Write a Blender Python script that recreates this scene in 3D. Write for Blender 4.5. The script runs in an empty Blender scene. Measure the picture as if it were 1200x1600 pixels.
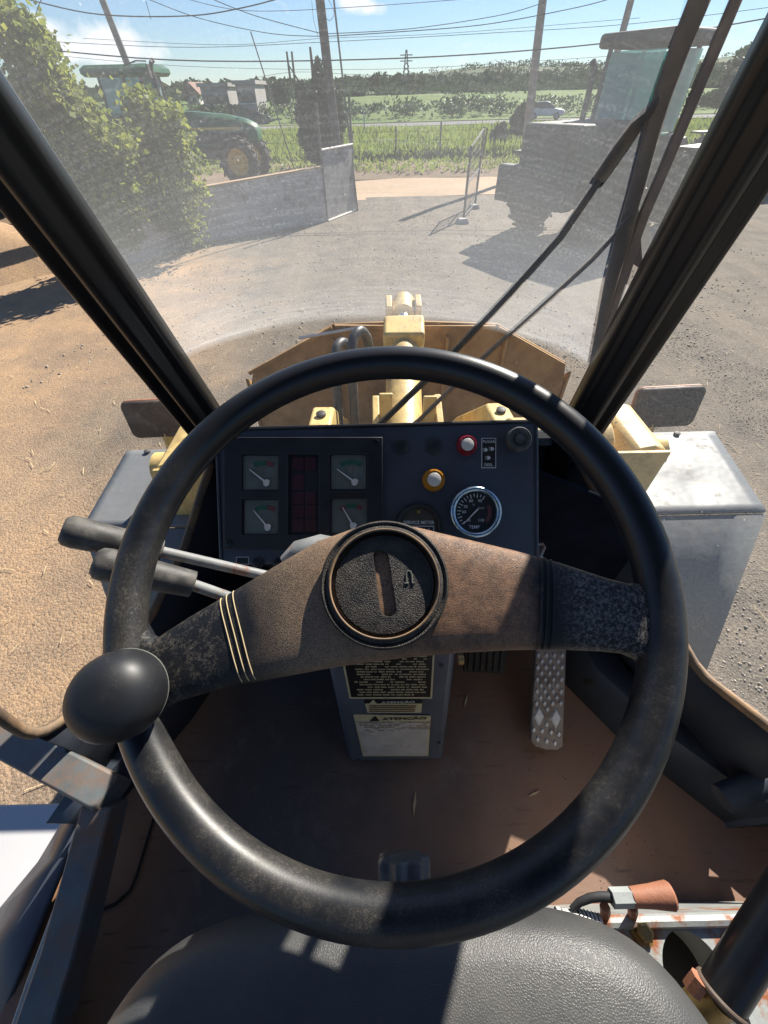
import bpy, bmesh, math, random
import numpy as np
from mathutils import Vector, Matrix
random.seed(7); rng = np.random.default_rng(7)
SC = bpy.context.scene
COL = SC.collection
rad = math.radians

# ------------------------------------------------------------------ camera
FPX, CAMH, HORIZON, ROLL = 620.0, 2.75, 143.0, rad(1.3)       # photo is 1200 x 1600
PITCH = math.atan((800 - HORIZON) / FPX)
CAM = np.array([0.0, 0.0, CAMH])
Fw = np.array([0, math.cos(PITCH), -math.sin(PITCH)])
_U = np.array([0, math.sin(PITCH), math.cos(PITCH)]); _R = np.array([1.0, 0, 0])
Up = _U * math.cos(ROLL) + _R * math.sin(ROLL)
Rt = _R * math.cos(ROLL) - _U * math.sin(ROLL)
cam_d = bpy.data.cameras.new('camera'); cam = bpy.data.objects.new('camera', cam_d); COL.objects.link(cam)
cam_d.sensor_fit = 'VERTICAL'; cam_d.sensor_height = 36.0; cam_d.lens = 36.0 * FPX / 1600.0
cam_d.clip_start = 0.02; cam_d.clip_end = 9000
M = Matrix.Identity(4)
for i in range(3):
    M[i][0], M[i][1], M[i][2], M[i][3] = Rt[i], Up[i], -Fw[i], CAM[i]
cam.matrix_world = M
SC.camera = cam

# ------------------------------------------------------------------ light
SUN_AZ, SUN_EL = rad(33), rad(36)       # azimuth to the right of straight ahead (+Y)
sdir = Vector((math.sin(SUN_AZ) * math.cos(SUN_EL), math.cos(SUN_AZ) * math.cos(SUN_EL), math.sin(SUN_EL)))
w = bpy.data.worlds.new('World'); SC.world = w; w.use_nodes = True
nt = w.node_tree; nt.nodes.clear()
_o = nt.nodes.new('ShaderNodeOutputWorld'); _b = nt.nodes.new('ShaderNodeBackground'); _s = nt.nodes.new('ShaderNodeTexSky')
_s.sky_type = 'NISHITA'; _s.sun_disc = False; _s.sun_elevation = SUN_EL; _s.sun_rotation = SUN_AZ
_s.air_density = 1.0; _s.dust_density = 0.0; _s.ozone_density = 3.0
_b.inputs['Strength'].default_value = 0.05
# small fair-weather clouds low over the horizon, all the way round
tc = nt.nodes.new('ShaderNodeTexCoord')
mp = nt.nodes.new('ShaderNodeMapping'); mp.inputs['Scale'].default_value = (1, 1, 2.6); mp.inputs['Location'].default_value = (.31, .12, 0)
nz = nt.nodes.new('ShaderNodeTexNoise'); nz.inputs['Scale'].default_value = 5.2; nz.inputs['Detail'].default_value = 9; nz.inputs['Roughness'].default_value = .55
cr = nt.nodes.new('ShaderNodeValToRGB'); cr.color_ramp.elements[0].position = .60; cr.color_ramp.elements[1].position = .74
mx = nt.nodes.new('ShaderNodeMix'); mx.data_type = 'RGBA'
mx.inputs[7].default_value = (10.5, 10.6, 10.9, 1)
nt.links.new(tc.outputs['Generated'], mp.inputs[0]); nt.links.new(mp.outputs[0], nz.inputs['Vector'])
_gw = lambda k, **kw: nt.nodes.new('ShaderNode' + k)
nz2 = _gw('TexNoise'); nz2.inputs['Scale'].default_value = 26; nz2.inputs['Detail'].default_value = 8; nt.links.new(tc.outputs['Generated'], nz2.inputs['Vector'])
fac = cr.outputs[0]
for cx_, cy_, w_, h_ in ((95, 80, .050, .016), (112, 88, .030, .010), (178, 74, .050, .020), (200, 82, .035, .012), (556, 2, .030, .013), (575, 12, .020, .008), (40, 40, .05, .012)):
    cd_ = Fw + Rt * (cx_ - 600) / FPX + Up * (800 - cy_) / FPX; cd_ = cd_ / np.linalg.norm(cd_)
    sb = _gw('VectorMath'); sb.operation = 'SUBTRACT'; nt.links.new(tc.outputs['Generated'], sb.inputs[0]); sb.inputs[1].default_value = tuple(float(q) for q in cd_)
    ml = _gw('VectorMath'); ml.operation = 'MULTIPLY'; nt.links.new(sb.outputs[0], ml.inputs[0]); ml.inputs[1].default_value = (1 / w_, 1 / w_, 1 / h_)
    ln = _gw('VectorMath'); ln.operation = 'LENGTH'; nt.links.new(ml.outputs[0], ln.inputs[0])
    ad = _gw('Math'); ad.operation = 'MULTIPLY_ADD'; nt.links.new(nz2.outputs['Fac'], ad.inputs[0]); ad.inputs[1].default_value = -2.6; nt.links.new(ln.outputs['Value'], ad.inputs[2])
    mr = _gw('MapRange'); nt.links.new(ad.outputs[0], mr.inputs[0]); mr.inputs[1].default_value = -.75; mr.inputs[2].default_value = -.05; mr.inputs[3].default_value = .9; mr.inputs[4].default_value = 0
    m2 = _gw('Math'); m2.operation = 'MAXIMUM'; nt.links.new(fac, m2.inputs[0]); nt.links.new(mr.outputs[0], m2.inputs[1]); fac = m2.outputs[0]
nt.links.new(nz.outputs['Fac'], cr.inputs[0]); nt.links.new(fac, mx.inputs[0])
tn = nt.nodes.new('ShaderNodeMix'); tn.data_type = 'RGBA'; tn.blend_type = 'MULTIPLY'; tn.inputs[0].default_value = 1.0; tn.inputs[7].default_value = (.80, .93, 1.13, 1)
nt.links.new(_s.outputs[0], tn.inputs[6]); nt.links.new(tn.outputs[2], mx.inputs[6]); nt.links.new(mx.outputs[2], _b.inputs[0]); nt.links.new(_b.outputs[0], _o.inputs[0])
sun_d = bpy.data.lights.new('sun', 'SUN'); sun = bpy.data.objects.new('sun', sun_d); COL.objects.link(sun)
sun_d.energy = 5.0; sun_d.angle = rad(0.5); sun_d.color = (1.0, .93, .82)
sun.rotation_euler = (-sdir).to_track_quat('-Z', 'Y').to_euler(); sun.location = (0, 0, 30)
vs = SC.view_settings; vs.view_transform = 'Standard'; vs.look = 'None'; vs.gamma = 1.0; vs.exposure = 1.0; vs.use_curve_mapping = False
SC.cycles.max_bounces = 8; SC.cycles.transparent_max_bounces = 16
SC.cycles.sample_clamp_indirect = 6.0

# ------------------------------------------------------------------ pixel helpers (photo pixel -> point in the place)
def ray(x, y): return Fw + Rt * (x - 600) / FPX + Up * (800 - y) / FPX
def pz(x, y, z): d = ray(x, y); return CAM + d * (z / d[2])             # z, y, x are relative to the camera
def py(x, y, v): d = ray(x, y); return CAM + d * (v / d[1])
def px(x, y, v): d = ray(x, y); return CAM + d * (v / d[0])
def pd(x, y, v): return CAM + ray(x, y) * v
def gp(x, y, z=0.0): return pz(x, y, z - CAMH)
def pl(x, y, o, n):                                                     # on a plane
    d = ray(x, y); return CAM + d * (np.dot(np.array(o) - CAM, n) / np.dot(d, n))
def rel(x, y, z): return np.array([x, y, z]) + CAM
def nrm(v): v = np.array(v, float); return v / np.linalg.norm(v)

# ------------------------------------------------------------------ materials
def nodes(name):
    m = bpy.data.materials.new(name); m.use_nodes = True; t = m.node_tree; t.nodes.clear()
    return m, t
class G:
    """tiny node helper"""
    def __init__(s, t): s.t = t
    def n(s, kind, **kw):
        x = s.t.nodes.new('ShaderNode' + kind)
        for k, v in kw.items(): setattr(x, k, v)
        return x
    def l(s, a, b): s.t.links.new(a, b)
    def coord(s): return s.n('TexCoord').outputs['Object']
    def noise(s, scale, vec=None, detail=6, rough=.6, dist=0):
        x = s.n('TexNoise'); x.inputs['Scale'].default_value = scale; x.inputs['Detail'].default_value = detail
        x.inputs['Roughness'].default_value = rough; x.inputs['Distortion'].default_value = dist
        if vec is not None: s.l(vec, x.inputs['Vector'])
        return x.outputs['Fac']
    def voro(s, scale, vec=None, feature='F1', rnd=1.0):
        x = s.n('TexVoronoi', feature=feature); x.inputs['Scale'].default_value = scale; x.inputs['Randomness'].default_value = rnd
        if vec is not None: s.l(vec, x.inputs['Vector'])
        return x
    def ramp(s, fac, lo, hi, a=0.0, b=1.0):
        x = s.n('MapRange'); x.inputs[1].default_value = lo; x.inputs[2].default_value = hi
        x.inputs[3].default_value = a; x.inputs[4].default_value = b; x.clamp = True
        s.l(fac, x.inputs[0]); return x.outputs[0]
    def math(s, op, a, b=None, c=None):
        x = s.n('Math', operation=op)
        for i, v in enumerate((a, b, c)):
            if v is None: continue
            if isinstance(v, (int, float)): x.inputs[i].default_value = v
            else: s.l(v, x.inputs[i])
        return x.outputs[0]
    def mix(s, fac, a, b):
        x = s.n('Mix', data_type='RGBA')
        for i, v in ((0, fac), (6, a), (7, b)):
            if isinstance(v, (int, float)): x.inputs[i].default_value = v
            elif isinstance(v, tuple): x.inputs[i].default_value = v if len(v) == 4 else (*v, 1)
            else: s.l(v, x.inputs[i])
        return x.outputs[2]
    def out(s, shader):
        o = s.n('OutputMaterial'); s.l(shader, o.inputs[0])
    def bsdf(s, col, rough=.6, metal=0.0, bump=None, bstr=.3, bdist=.002, spec=.5, coat=0.0):
        b = s.n('BsdfPrincipled')
        if isinstance(col, tuple): b.inputs['Base Color'].default_value = (*col[:3], 1)
        else: s.l(col, b.inputs['Base Color'])
        for k, v in (('Roughness', rough), ('Metallic', metal)):
            if isinstance(v, (int, float)): b.inputs[k].default_value = v
            else: s.l(v, b.inputs[k])
        b.inputs['Specular IOR Level'].default_value = spec
        b.inputs['Coat Weight'].default_value = coat
        if bump is not None:
            q = s.n('Bump'); q.inputs['Strength'].default_value = bstr; q.inputs['Distance'].default_value = bdist
            s.l(bump, q.inputs['Height']); s.l(q.outputs[0], b.inputs['Normal'])
        return b.outputs[0]
def mul(c, k): return tuple(min(1, x * k) for x in c)
def pmat(name, col, rough=.55, metal=0.0, var=.25, scale=12.0, col2=None, mscale=8.0, mlo=.55, mhi=.75, bump=.15, bscale=150.0, bdist=.002, spec=.5, coat=0.0):
    """paint / plastic / metal: base colour, slow variation, patches of a second colour (dirt, rust, wear)"""
    m, t = nodes(name); g = G(t); c = g.coord()
    n1 = g.noise(scale, c, 5)
    base = g.mix(g.ramp(n1, .3, .7), mul(col, 1 - var), mul(col, 1 + var))
    r = g.ramp(n1, .2, .8, max(.03, rough - .1), min(1, rough + .12))
    if col2:
        n2 = g.ramp(g.noise(mscale, c, 9, .68), mlo, mhi)
        base = g.mix(n2, base, col2)
        r = g.math('ADD', r, g.math('MULTIPLY', n2, .25))
    g.out(g.bsdf(base, r, metal, g.noise(bscale, c, 4), bump, bdist, spec, coat))
    return m

M_ = {}
M_['black_paint'] = pmat('black_paint', (.012, .012, .014), .33, var=.3, col2=(.10, .085, .065), mscale=14, mlo=.62, mhi=.95, bump=.05)
M_['pillar_paint'] = pmat('pillar_paint', (.010, .010, .011), .36, var=.2, scale=3, col2=(.05, .042, .034), mscale=10, mlo=.62, mhi=.98, bump=.04, bscale=400)
M_['pedestal_paint'] = pmat('pedestal_paint', (.085, .10, .125), .45, var=.2, scale=9, col2=(.13, .10, .075), mscale=18, mlo=.6, mhi=.85, bump=.06, bscale=500, bdist=.001)
M_['navy_paint'] = pmat('navy_paint', (.048, .056, .074), .42, var=.22, scale=9, col2=(.11, .085, .06), mscale=18, mlo=.62, mhi=.9, bump=.06, bscale=500, bdist=.001)
M_['cab_grey'] = pmat('cab_grey', (.045, .055, .072), .42, var=.25, scale=10, col2=(.16, .085, .045), mscale=10, mlo=.58, mhi=.8, bump=.08, bscale=300)
M_['matte_black'] = pmat('matte_black', (.012, .014, .02), .95, var=.3, spec=0.0)
M_['wall_dark'] = pmat('wall_dark', (.014, .018, .028), .6, var=.3, col2=(.075, .052, .035), mscale=7, mlo=.55, mhi=.9, bump=.1)
M_['rubber'] = pmat('rubber', (.018, .017, .016), .8, var=.3, col2=(.13, .10, .07), mscale=25, mlo=.5, mhi=.9, bump=.3, bscale=120)
M_['gasket'] = pmat('gasket', (.16, .115, .08), .75, var=.3, col2=(.40, .24, .12), mscale=14, mlo=.42, mhi=.68, bump=.25, bscale=120)
M_['sill_steel'] = pmat('sill_steel', (.12, .135, .14), .45, var=.25, scale=14, col2=(.20, .11, .065), mscale=11, mlo=.46, mhi=.66, bump=.12, bscale=220)
M_['rust_steel'] = pmat('rust_steel', (.33, .35, .34), .5, var=.15, scale=20, col2=(.30, .10, .035), mscale=15, mlo=.53, mhi=.60, bump=.2, bscale=200)
M_['rod_grey'] = pmat('rod_grey', (.24, .245, .245), .52, var=.2, scale=60, col2=(.26, .09, .035), mscale=42, mlo=.54, mhi=.64, bump=.15, bscale=300, bdist=.001)
M_['rust_grip'] = pmat('rust_grip', (.36, .15, .085), .6, var=.2, scale=40, bump=.2, bscale=400)
M_['grip_black'] = pmat('grip_black', (.060, .057, .054), .55, var=.3, scale=40, col2=(.20, .18, .155), mscale=40, mlo=.45, mhi=.85, bump=.25, bscale=700, bdist=.001)
M_['knob_lightened'] = pmat('knob_lightened', (.085, .084, .082), .5, var=.3, scale=60, col2=(.16, .15, .135), mscale=70, mlo=.5, mhi=.8)  # black knob given a lighter colour, as it sits in the rim's shadow
M_['yellow'] = pmat('yellow', (.74, .55, .20), .5, var=.13, scale=4, col2=(.30, .19, .085), mscale=9, mlo=.60, mhi=.78, bump=.12, bscale=60, bdist=.004)
def chipped(name, col, dirt, chip):
    m, t = nodes(name); g = G(t); c = g.coord()
    n1 = g.noise(5, c, 5); col_ = g.mix(g.ramp(n1, .3, .7), mul(col, .86), mul(col, 1.1))
    d = g.ramp(g.noise(9, c, 9, .68), .47, .72); col_ = g.mix(g.math('MULTIPLY', d, .85), col_, dirt)
    mpp = g.n('Mapping'); mpp.inputs['Scale'].default_value = (38, 38, 5); g.l(c, mpp.inputs[0])
    st = g.ramp(g.noise(1.0, mpp.outputs[0], 4, .6), .58, .74); col_ = g.mix(g.math('MULTIPLY', st, .4), col_, mul(dirt, .6))
    ch = g.ramp(g.noise(34, c, 7, .72), .63, .66); col_ = g.mix(ch, col_, chip)
    g.out(g.bsdf(col_, g.ramp(d, 0, 1, .42, .8), 0, g.math('ADD', g.noise(70, c, 4), g.math('MULTIPLY', ch, -.6)), .3, .004)); return m
M_['cream'] = chipped('cream', (.72, .52, .20), (.27, .17, .08), (.10, .05, .028))
M_['cream_plain'] = pmat('cream_plain', (.72, .52, .20), .5, var=.12, scale=5, col2=(.26, .165, .075), mscale=9, mlo=.50, mhi=.72, bump=.2, bscale=60, bdist=.004)
M_['fender_grey'] = pmat('fender_grey', (.135, .14, .142), .62, var=.12, scale=3, col2=(.24, .22, .19), mscale=14, mlo=.55, mhi=.85, bump=.2, bscale=6, bdist=.02)
def fendermat():
    m, t = nodes('fender_grey'); g = G(t); c = g.coord()
    col = g.mix(g.ramp(g.noise(2.5, c, 6), .3, .7), (.155, .16, .163), (.20, .206, .208))
    mpp = g.n('Mapping'); mpp.inputs['Rotation'].default_value = (.4, .3, .7); mpp.inputs['Scale'].default_value = (9, 120, 60); g.l(c, mpp.inputs[0])
    scr = g.ramp(g.noise(1.0, mpp.outputs[0], 4, .6), .66, .74)
    fle = g.math('MULTIPLY', g.ramp(g.noise(150, c, 3, .6), .62, .70), g.ramp(g.noise(7, c, 3), .45, .65))
    col = g.mix(g.math('MULTIPLY', scr, .35), col, (.36, .36, .355)); col = g.mix(g.math('MULTIPLY', fle, .5), col, (.40, .385, .35))
    dirt = g.ramp(g.noise(11, c, 8, .7), .56, .74); col = g.mix(g.math('MULTIPLY', dirt, .6), col, (.24, .19, .135))
    g.out(g.bsdf(col, g.ramp(dirt, 0, 1, .5, .85), 0, g.noise(5, c, 3), .35, .02)); return m
M_['fender_grey'] = fendermat()
M_['bucket_rust'] = pmat('bucket_rust', (.36, .205, .085), .75, var=.25, scale=3, col2=(.50, .32, .15), mscale=6, mlo=.42, mhi=.72, bump=.3, bscale=30, bdist=.006)
M_['lamp_back'] = pmat('lamp_back', (.085, .060, .045), .6, var=.3, scale=10, col2=(.20, .155, .12), mscale=22, mlo=.5, mhi=.8, bump=.2)
M_['hose'] = pmat('hose', (.05, .05, .052), .45, var=.3, scale=9, col2=(.20, .17, .14), mscale=20, mlo=.5, mhi=.9)
M_['chrome'] = pmat('chrome', (.70, .72, .75), .16, 1.0, var=.05, bump=.02)
M_['cool_chrome'] = pmat('cool_chrome', (.42, .55, .64), .22, .9, var=.1, bump=.02, scale=40)
M_['brass'] = pmat('brass', (.40, .27, .11), .45, .8, var=.2, col2=(.10, .06, .03), mscale=60)
M_['steel_dia'] = pmat('steel_dia', (.62, .61, .59), .45, .2, var=.2, scale=40, col2=(.22, .14, .09), mscale=30, mlo=.55, mhi=.8, bump=.1)
M_['pedal_base'] = pmat('pedal_base', (.30, .25, .21), .6, .2, var=.25, scale=30, col2=(.10, .055, .035), mscale=25, mlo=.5, mhi=.8, bump=.3, bscale=250)
M_['cluster'] = pmat('cluster', (.011, .012, .016), .5, var=.3, scale=30, bump=.12, bscale=900, bdist=.0006)
M_['dial'] = pmat('dial', (.115, .128, .115), .6, var=.15, scale=30, bump=.0)
M_['dial_black'] = pmat('dial_black', (.009, .011, .013), .5, var=.2, bump=.0)
M_['meter_face'] = pmat('meter_face', (.055, .045, .036), .5, var=.4, scale=40, bump=.0)
M_['white_print'] = pmat('white_print', (.62, .62, .60), .6, var=.08, scale=80, bump=0)
M_['dim_print'] = pmat('dim_print', (.15, .15, .135), .6, var=.1, bump=0)
M_['green_print'] = pmat('green_print', (.02, .10, .065), .6, var=.1, bump=0)
M_['red_print'] = pmat('red_print', (.15, .04, .045), .6, var=.1, bump=0)
M_['red_lamp'] = pmat('red_lamp', (.052, .014, .020), .35, var=.15, bump=0)
M_['red_ring'] = pmat('red_ring', (.20, .010, .022), .22, var=.1, bump=0, coat=.4)
M_['amber_ring'] = pmat('amber_ring', (.42, .17, .012), .22, var=.15, scale=120, bump=0, coat=.4)
M_['lens'] = pmat('lens', (.66, .62, .56), .35, var=.08, scale=200, bump=.05, bscale=600)
M_['sticker_cream'] = pmat('sticker_cream', (.58, .50, .30), .6, var=.12, scale=30, col2=(.30, .23, .13), mscale=40, mlo=.58, mhi=.8, bump=0)
M_['sticker_white'] = pmat('sticker_white', (.56, .51, .45), .6, var=.12, scale=26, col2=(.32, .22, .16), mscale=22, mlo=.55, mhi=.8, bump=.05)
M_['sticker_black'] = pmat('sticker_black', (.012, .011, .010), .45, var=.3, bump=0)
M_['white_paint'] = pmat('white_paint', (.52, .52, .53), .5, var=.06, scale=3, col2=(.10, .10, .10), mscale=11, mlo=.74, mhi=.78, bump=.03)
M_['concrete'] = pmat('concrete', (.42, .40, .385), .9, var=.22, scale=1.5, col2=(.14, .13, .125), mscale=2.4, mlo=.5, mhi=.72, bump=.5, bscale=20, bdist=.02)
M_['sheet'] = pmat('sheet', (.30, .29, .285), .6, .3, var=.25, scale=2, col2=(.10, .085, .075), mscale=3, mlo=.5, mhi=.7, bump=.2, bscale=10)
M_['white_trim'] = pmat('white_trim', (.72, .68, .6), .6, var=.1, bump=.1)
M_['pole_conc'] = pmat('pole_conc', (.22, .205, .19), .9, var=.2, scale=3, bump=.3, bscale=30)
M_['pole_wood'] = pmat('pole_wood', (.10, .085, .075), .85, var=.25, scale=4, bump=.4, bscale=30)
M_['wire'] = pmat('wire', (.035, .04, .055), .6, bump=0)
M_['iron'] = pmat('iron', (.13, .12, .115), .6, .4, var=.2, bump=.1)
M_['tractor_green'] = pmat('tractor_green', (.025, .105, .04), .4, var=.15, scale=2, bump=.05)
M_['tractor_blue'] = pmat('tractor_blue', (.03, .08, .26), .4, var=.15, scale=2, bump=.05)
M_['rim_yellow'] = pmat('rim_yellow', (.70, .45, .06), .5, var=.15, scale=6, bump=.05)
M_['tyre'] = pmat('tyre', (.026, .024, .023), .85, var=.25, scale=5, col2=(.15, .11, .075), mscale=6, mlo=.5, mhi=.8, bump=.3, bscale=50)
M_['machine_dark'] = pmat('machine_dark', (.032, .029, .025), .6, var=.15, scale=2, col2=(.06, .046, .032), mscale=3, mlo=.5, mhi=.85, bump=.05)
M_['wiper_paint'] = pmat('wiper_paint', (.060, .047, .037), .6, var=.3, scale=12, col2=(.16, .11, .075), mscale=20, mlo=.5, mhi=.8)
M_['dark_iron'] = pmat('dark_iron', (.03, .03, .032), .6, var=.25, scale=4, bump=.1)
M_['silver'] = pmat('silver', (.50, .51, .53), .4, .1, var=.05, bump=.0, coat=.5)
M_['car_dark'] = pmat('car_dark', (.05, .055, .065), .28, .3, var=.05, bump=.0, coat=.5)
M_['plaster'] = pmat('plaster', (.30, .28, .27), .9, var=.15, scale=.5, bump=.2, bscale=8)
M_['house_white'] = pmat('house_white', (.66, .63, .58), .85, var=.1, scale=.5, bump=.1)
M_['roof_tile'] = pmat('roof_tile', (.22, .12, .085), .85, var=.2, scale=1, bump=.3, bscale=6)
M_['bark'] = pmat('bark', (.10, .075, .055), .9, var=.3, scale=6, bump=.6, bscale=30, bdist=.02)
M_['stone'] = pmat('stone', (.40, .35, .285), .9, var=.55, scale=3.7, bump=.2)
M_['straw'] = pmat('straw', (.60, .47, .27), .8, var=.25, scale=3, bump=0)

def leafmat(name, c1, c2, tr=.35, spec=.3):
    m, t = nodes(name); g = G(t); c = g.coord()
    col = g.mix(g.ramp(g.noise(2.2, c, 4), .38, .62), c1, c2)
    col = g.mix(g.ramp(g.noise(23, c, 2), .4, .75), col, mul(c2, 1.5))
    a = g.bsdf(col, .6, 0, spec=spec)
    b = g.n('BsdfTranslucent'); g.l(col, b.inputs[0])
    x = g.n('MixShader'); x.inputs[0].default_value = tr; g.l(a, x.inputs[1]); g.l(b.outputs[0], x.inputs[2])
    g.out(x.outputs[0]); return m
M_['vine'] = leafmat('vine', (.06, .115, .02), (.25, .27, .05), .55)
M_['cypress'] = leafmat('cypress', (.016, .036, .016), (.03, .055, .022), .15)
M_['tree'] = leafmat('tree', (.028, .06, .022), (.05, .085, .03), .25)
M_['far_tree'] = leafmat('far_tree', (.035, .062, .034), (.055, .085, .04), .2, 0.0)
M_['grass'] = leafmat('grass', (.13, .20, .035), (.24, .28, .06), .5)

def glass_plain(name, tint=(.55, .75, .70), a=.35):
    m, t = nodes(name); g = G(t)
    tr = g.n('BsdfTransparent'); tr.inputs[0].default_value = (*tint, 1)
    gl = g.n('BsdfGlossy'); gl.inputs['Roughness'].default_value = .05
    df = g.n('BsdfDiffuse'); df.inputs[0].default_value = (*mul(tint, .8), 1)
    x = g.n('MixShader'); x.inputs[0].default_value = a; g.l(tr.outputs[0], x.inputs[1]); g.l(df.outputs[0], x.inputs[2])
    y = g.n('MixShader'); fr = g.n('Fresnel'); fr.inputs[0].default_value = 1.4; g.l(fr.outputs[0], y.inputs[0]); g.l(x.outputs[0], y.inputs[1]); g.l(gl.outputs[0], y.inputs[2])
    g.out(y.outputs[0]); return m
M_['tractor_glass'] = glass_plain('tractor_glass', (.55, .85, .80), .45)
M_['car_glass'] = glass_plain('car_glass', (.12, .15, .17), .6)
M_['window_dark'] = pmat('window_dark', (.03, .035, .04), .2, var=.1, bump=0)

def dusty_glass(name, sweep=None, base=.015, amt=1.0):
    """clear glass carrying real dust: transparent + a thin layer that scatters light through it"""
    m, t = nodes(name); g = G(t); c = g.coord()
    patch = g.ramp(g.noise(3.6, c, 3, .5), .36, .70)
    fine = g.ramp(g.noise(260, c, 3, .7), .42, .70)
    speck = g.ramp(g.voro(95, c).outputs['Distance'], .05, .12, 1, 0)
    pick = g.ramp(g.noise(34, c, 2), .60, .64)
    speck = g.math('MULTIPLY', speck, pick)
    if sweep:
        cx, cy, R = sweep
        sx = g.n('SeparateXYZ'); g.l(c, sx.inputs[0])
        dx = g.math('SUBTRACT', sx.outputs[0], cx); dy = g.math('SUBTRACT', sx.outputs[1], cy)
        r = g.math('SQRT', g.math('ADD', g.math('MULTIPLY', dx, dx), g.math('MULTIPLY', dy, dy)))
        an = g.math('ARCTAN2', dx, dy)
        wob = g.math('MULTIPLY', g.math('SUBTRACT', g.noise(9, c, 3), .5), .012)
        rr = g.math('ADD', r, wob)
        inside = g.ramp(rr, R, R + .013, 0, 1)                # the blade wipes everything beyond the inner arc of its sweep
        band = g.math('MULTIPLY', g.ramp(rr, R + .004, R + .075, 1, 0), inside)
        cv = g.n('CombineXYZ'); g.l(g.math('MULTIPLY', r, 220), cv.inputs[0]); g.l(g.math('MULTIPLY', an, 5), cv.inputs[1])
        scr = g.ramp(g.noise(1.0, cv.outputs[0], 4, .7), .45, .75)
        # wind-blown straight scratches
        mpp = g.n('Mapping'); mpp.inputs['Rotation'].default_value = (0, 0, rad(38)); mpp.inputs['Scale'].default_value = (22, 620, 1); g.l(c, mpp.inputs[0])
        scr2 = g.ramp(g.noise(1.0, mpp.outputs[0], 3, .6), .56, .80)
        side = g.ramp(g.math('ABSOLUTE', dx), .03, .26, 0, 1)
        cloud = g.ramp(g.noise(150, c, 4, .7), .35, .72)
        d = g.math('ADD', .125, g.math('MULTIPLY', g.math('MULTIPLY', patch, side), .12))
        d = g.math('ADD', d, g.math('MULTIPLY', cloud, .02))
        d = g.math('ADD', d, g.math('MULTIPLY', g.math('MULTIPLY', scr, fine), .17))
        d = g.math('ADD', d, g.math('MULTIPLY', g.math('MULTIPLY', scr2, patch), .13))
        d = g.math('ADD', d, g.math('MULTIPLY', fine, .022))
        d = g.math('ADD', d, g.math('MULTIPLY', g.math('MULTIPLY', band, g.math('ADD', .35, scr)), .16))
        hi = g.ramp(sx.outputs[1], .30, .52, 1.0, .60)                # thinner towards the top of the pane
        d = g.math('MULTIPLY', g.math('MULTIPLY', d, inside), hi)
        d = g.math('ADD', d, g.math('MULTIPLY', g.math('SUBTRACT', 1.0, inside), g.ramp(fine, 0, 1, .010, .03)))
    else:
        mpp = g.n('Mapping'); mpp.inputs['Rotation'].default_value = (0, 0, rad(30)); mpp.inputs['Scale'].default_value = (20, 160, 1); g.l(c, mpp.inputs[0])
        scr2 = g.ramp(g.noise(1.0, mpp.outputs[0], 3, .6), .6, .8)
        d = g.math('ADD', base, g.math('MULTIPLY', fine, .03 * amt))
        d = g.math('ADD', d, g.math('MULTIPLY', scr2, .035 * amt))
    d = g.math('ADD', d, g.math('MULTIPLY', speck, .3 * amt))
    tr = g.n('BsdfTransparent'); tr.inputs[0].default_value = (.965, .98, .985, 1)
    tl = g.n('BsdfTranslucent'); tl.inputs[0].default_value = (.76, .79, .82, 1)
    df = g.n('BsdfDiffuse'); df.inputs[0].default_value = (.62, .58, .52, 1)
    du = g.n('MixShader'); du.inputs[0].default_value = .35; g.l(tl.outputs[0], du.inputs[1]); g.l(df.outputs[0], du.inputs[2])
    x = g.n('MixShader'); g.l(d, x.inputs[0]); g.l(tr.outputs[0], x.inputs[1]); g.l(du.outputs[0], x.inputs[2])
    gl = g.n('BsdfGlossy'); gl.inputs['Roughness'].default_value = .02
    fr = g.n('Fresnel'); fr.inputs[0].default_value = 1.25
    y = g.n('MixShader'); g.l(fr.outputs[0], y.inputs[0]); g.l(x.outputs[0], y.inputs[1]); g.l(gl.outputs[0], y.inputs[2])
    g.out(y.outputs[0]); return m

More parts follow.
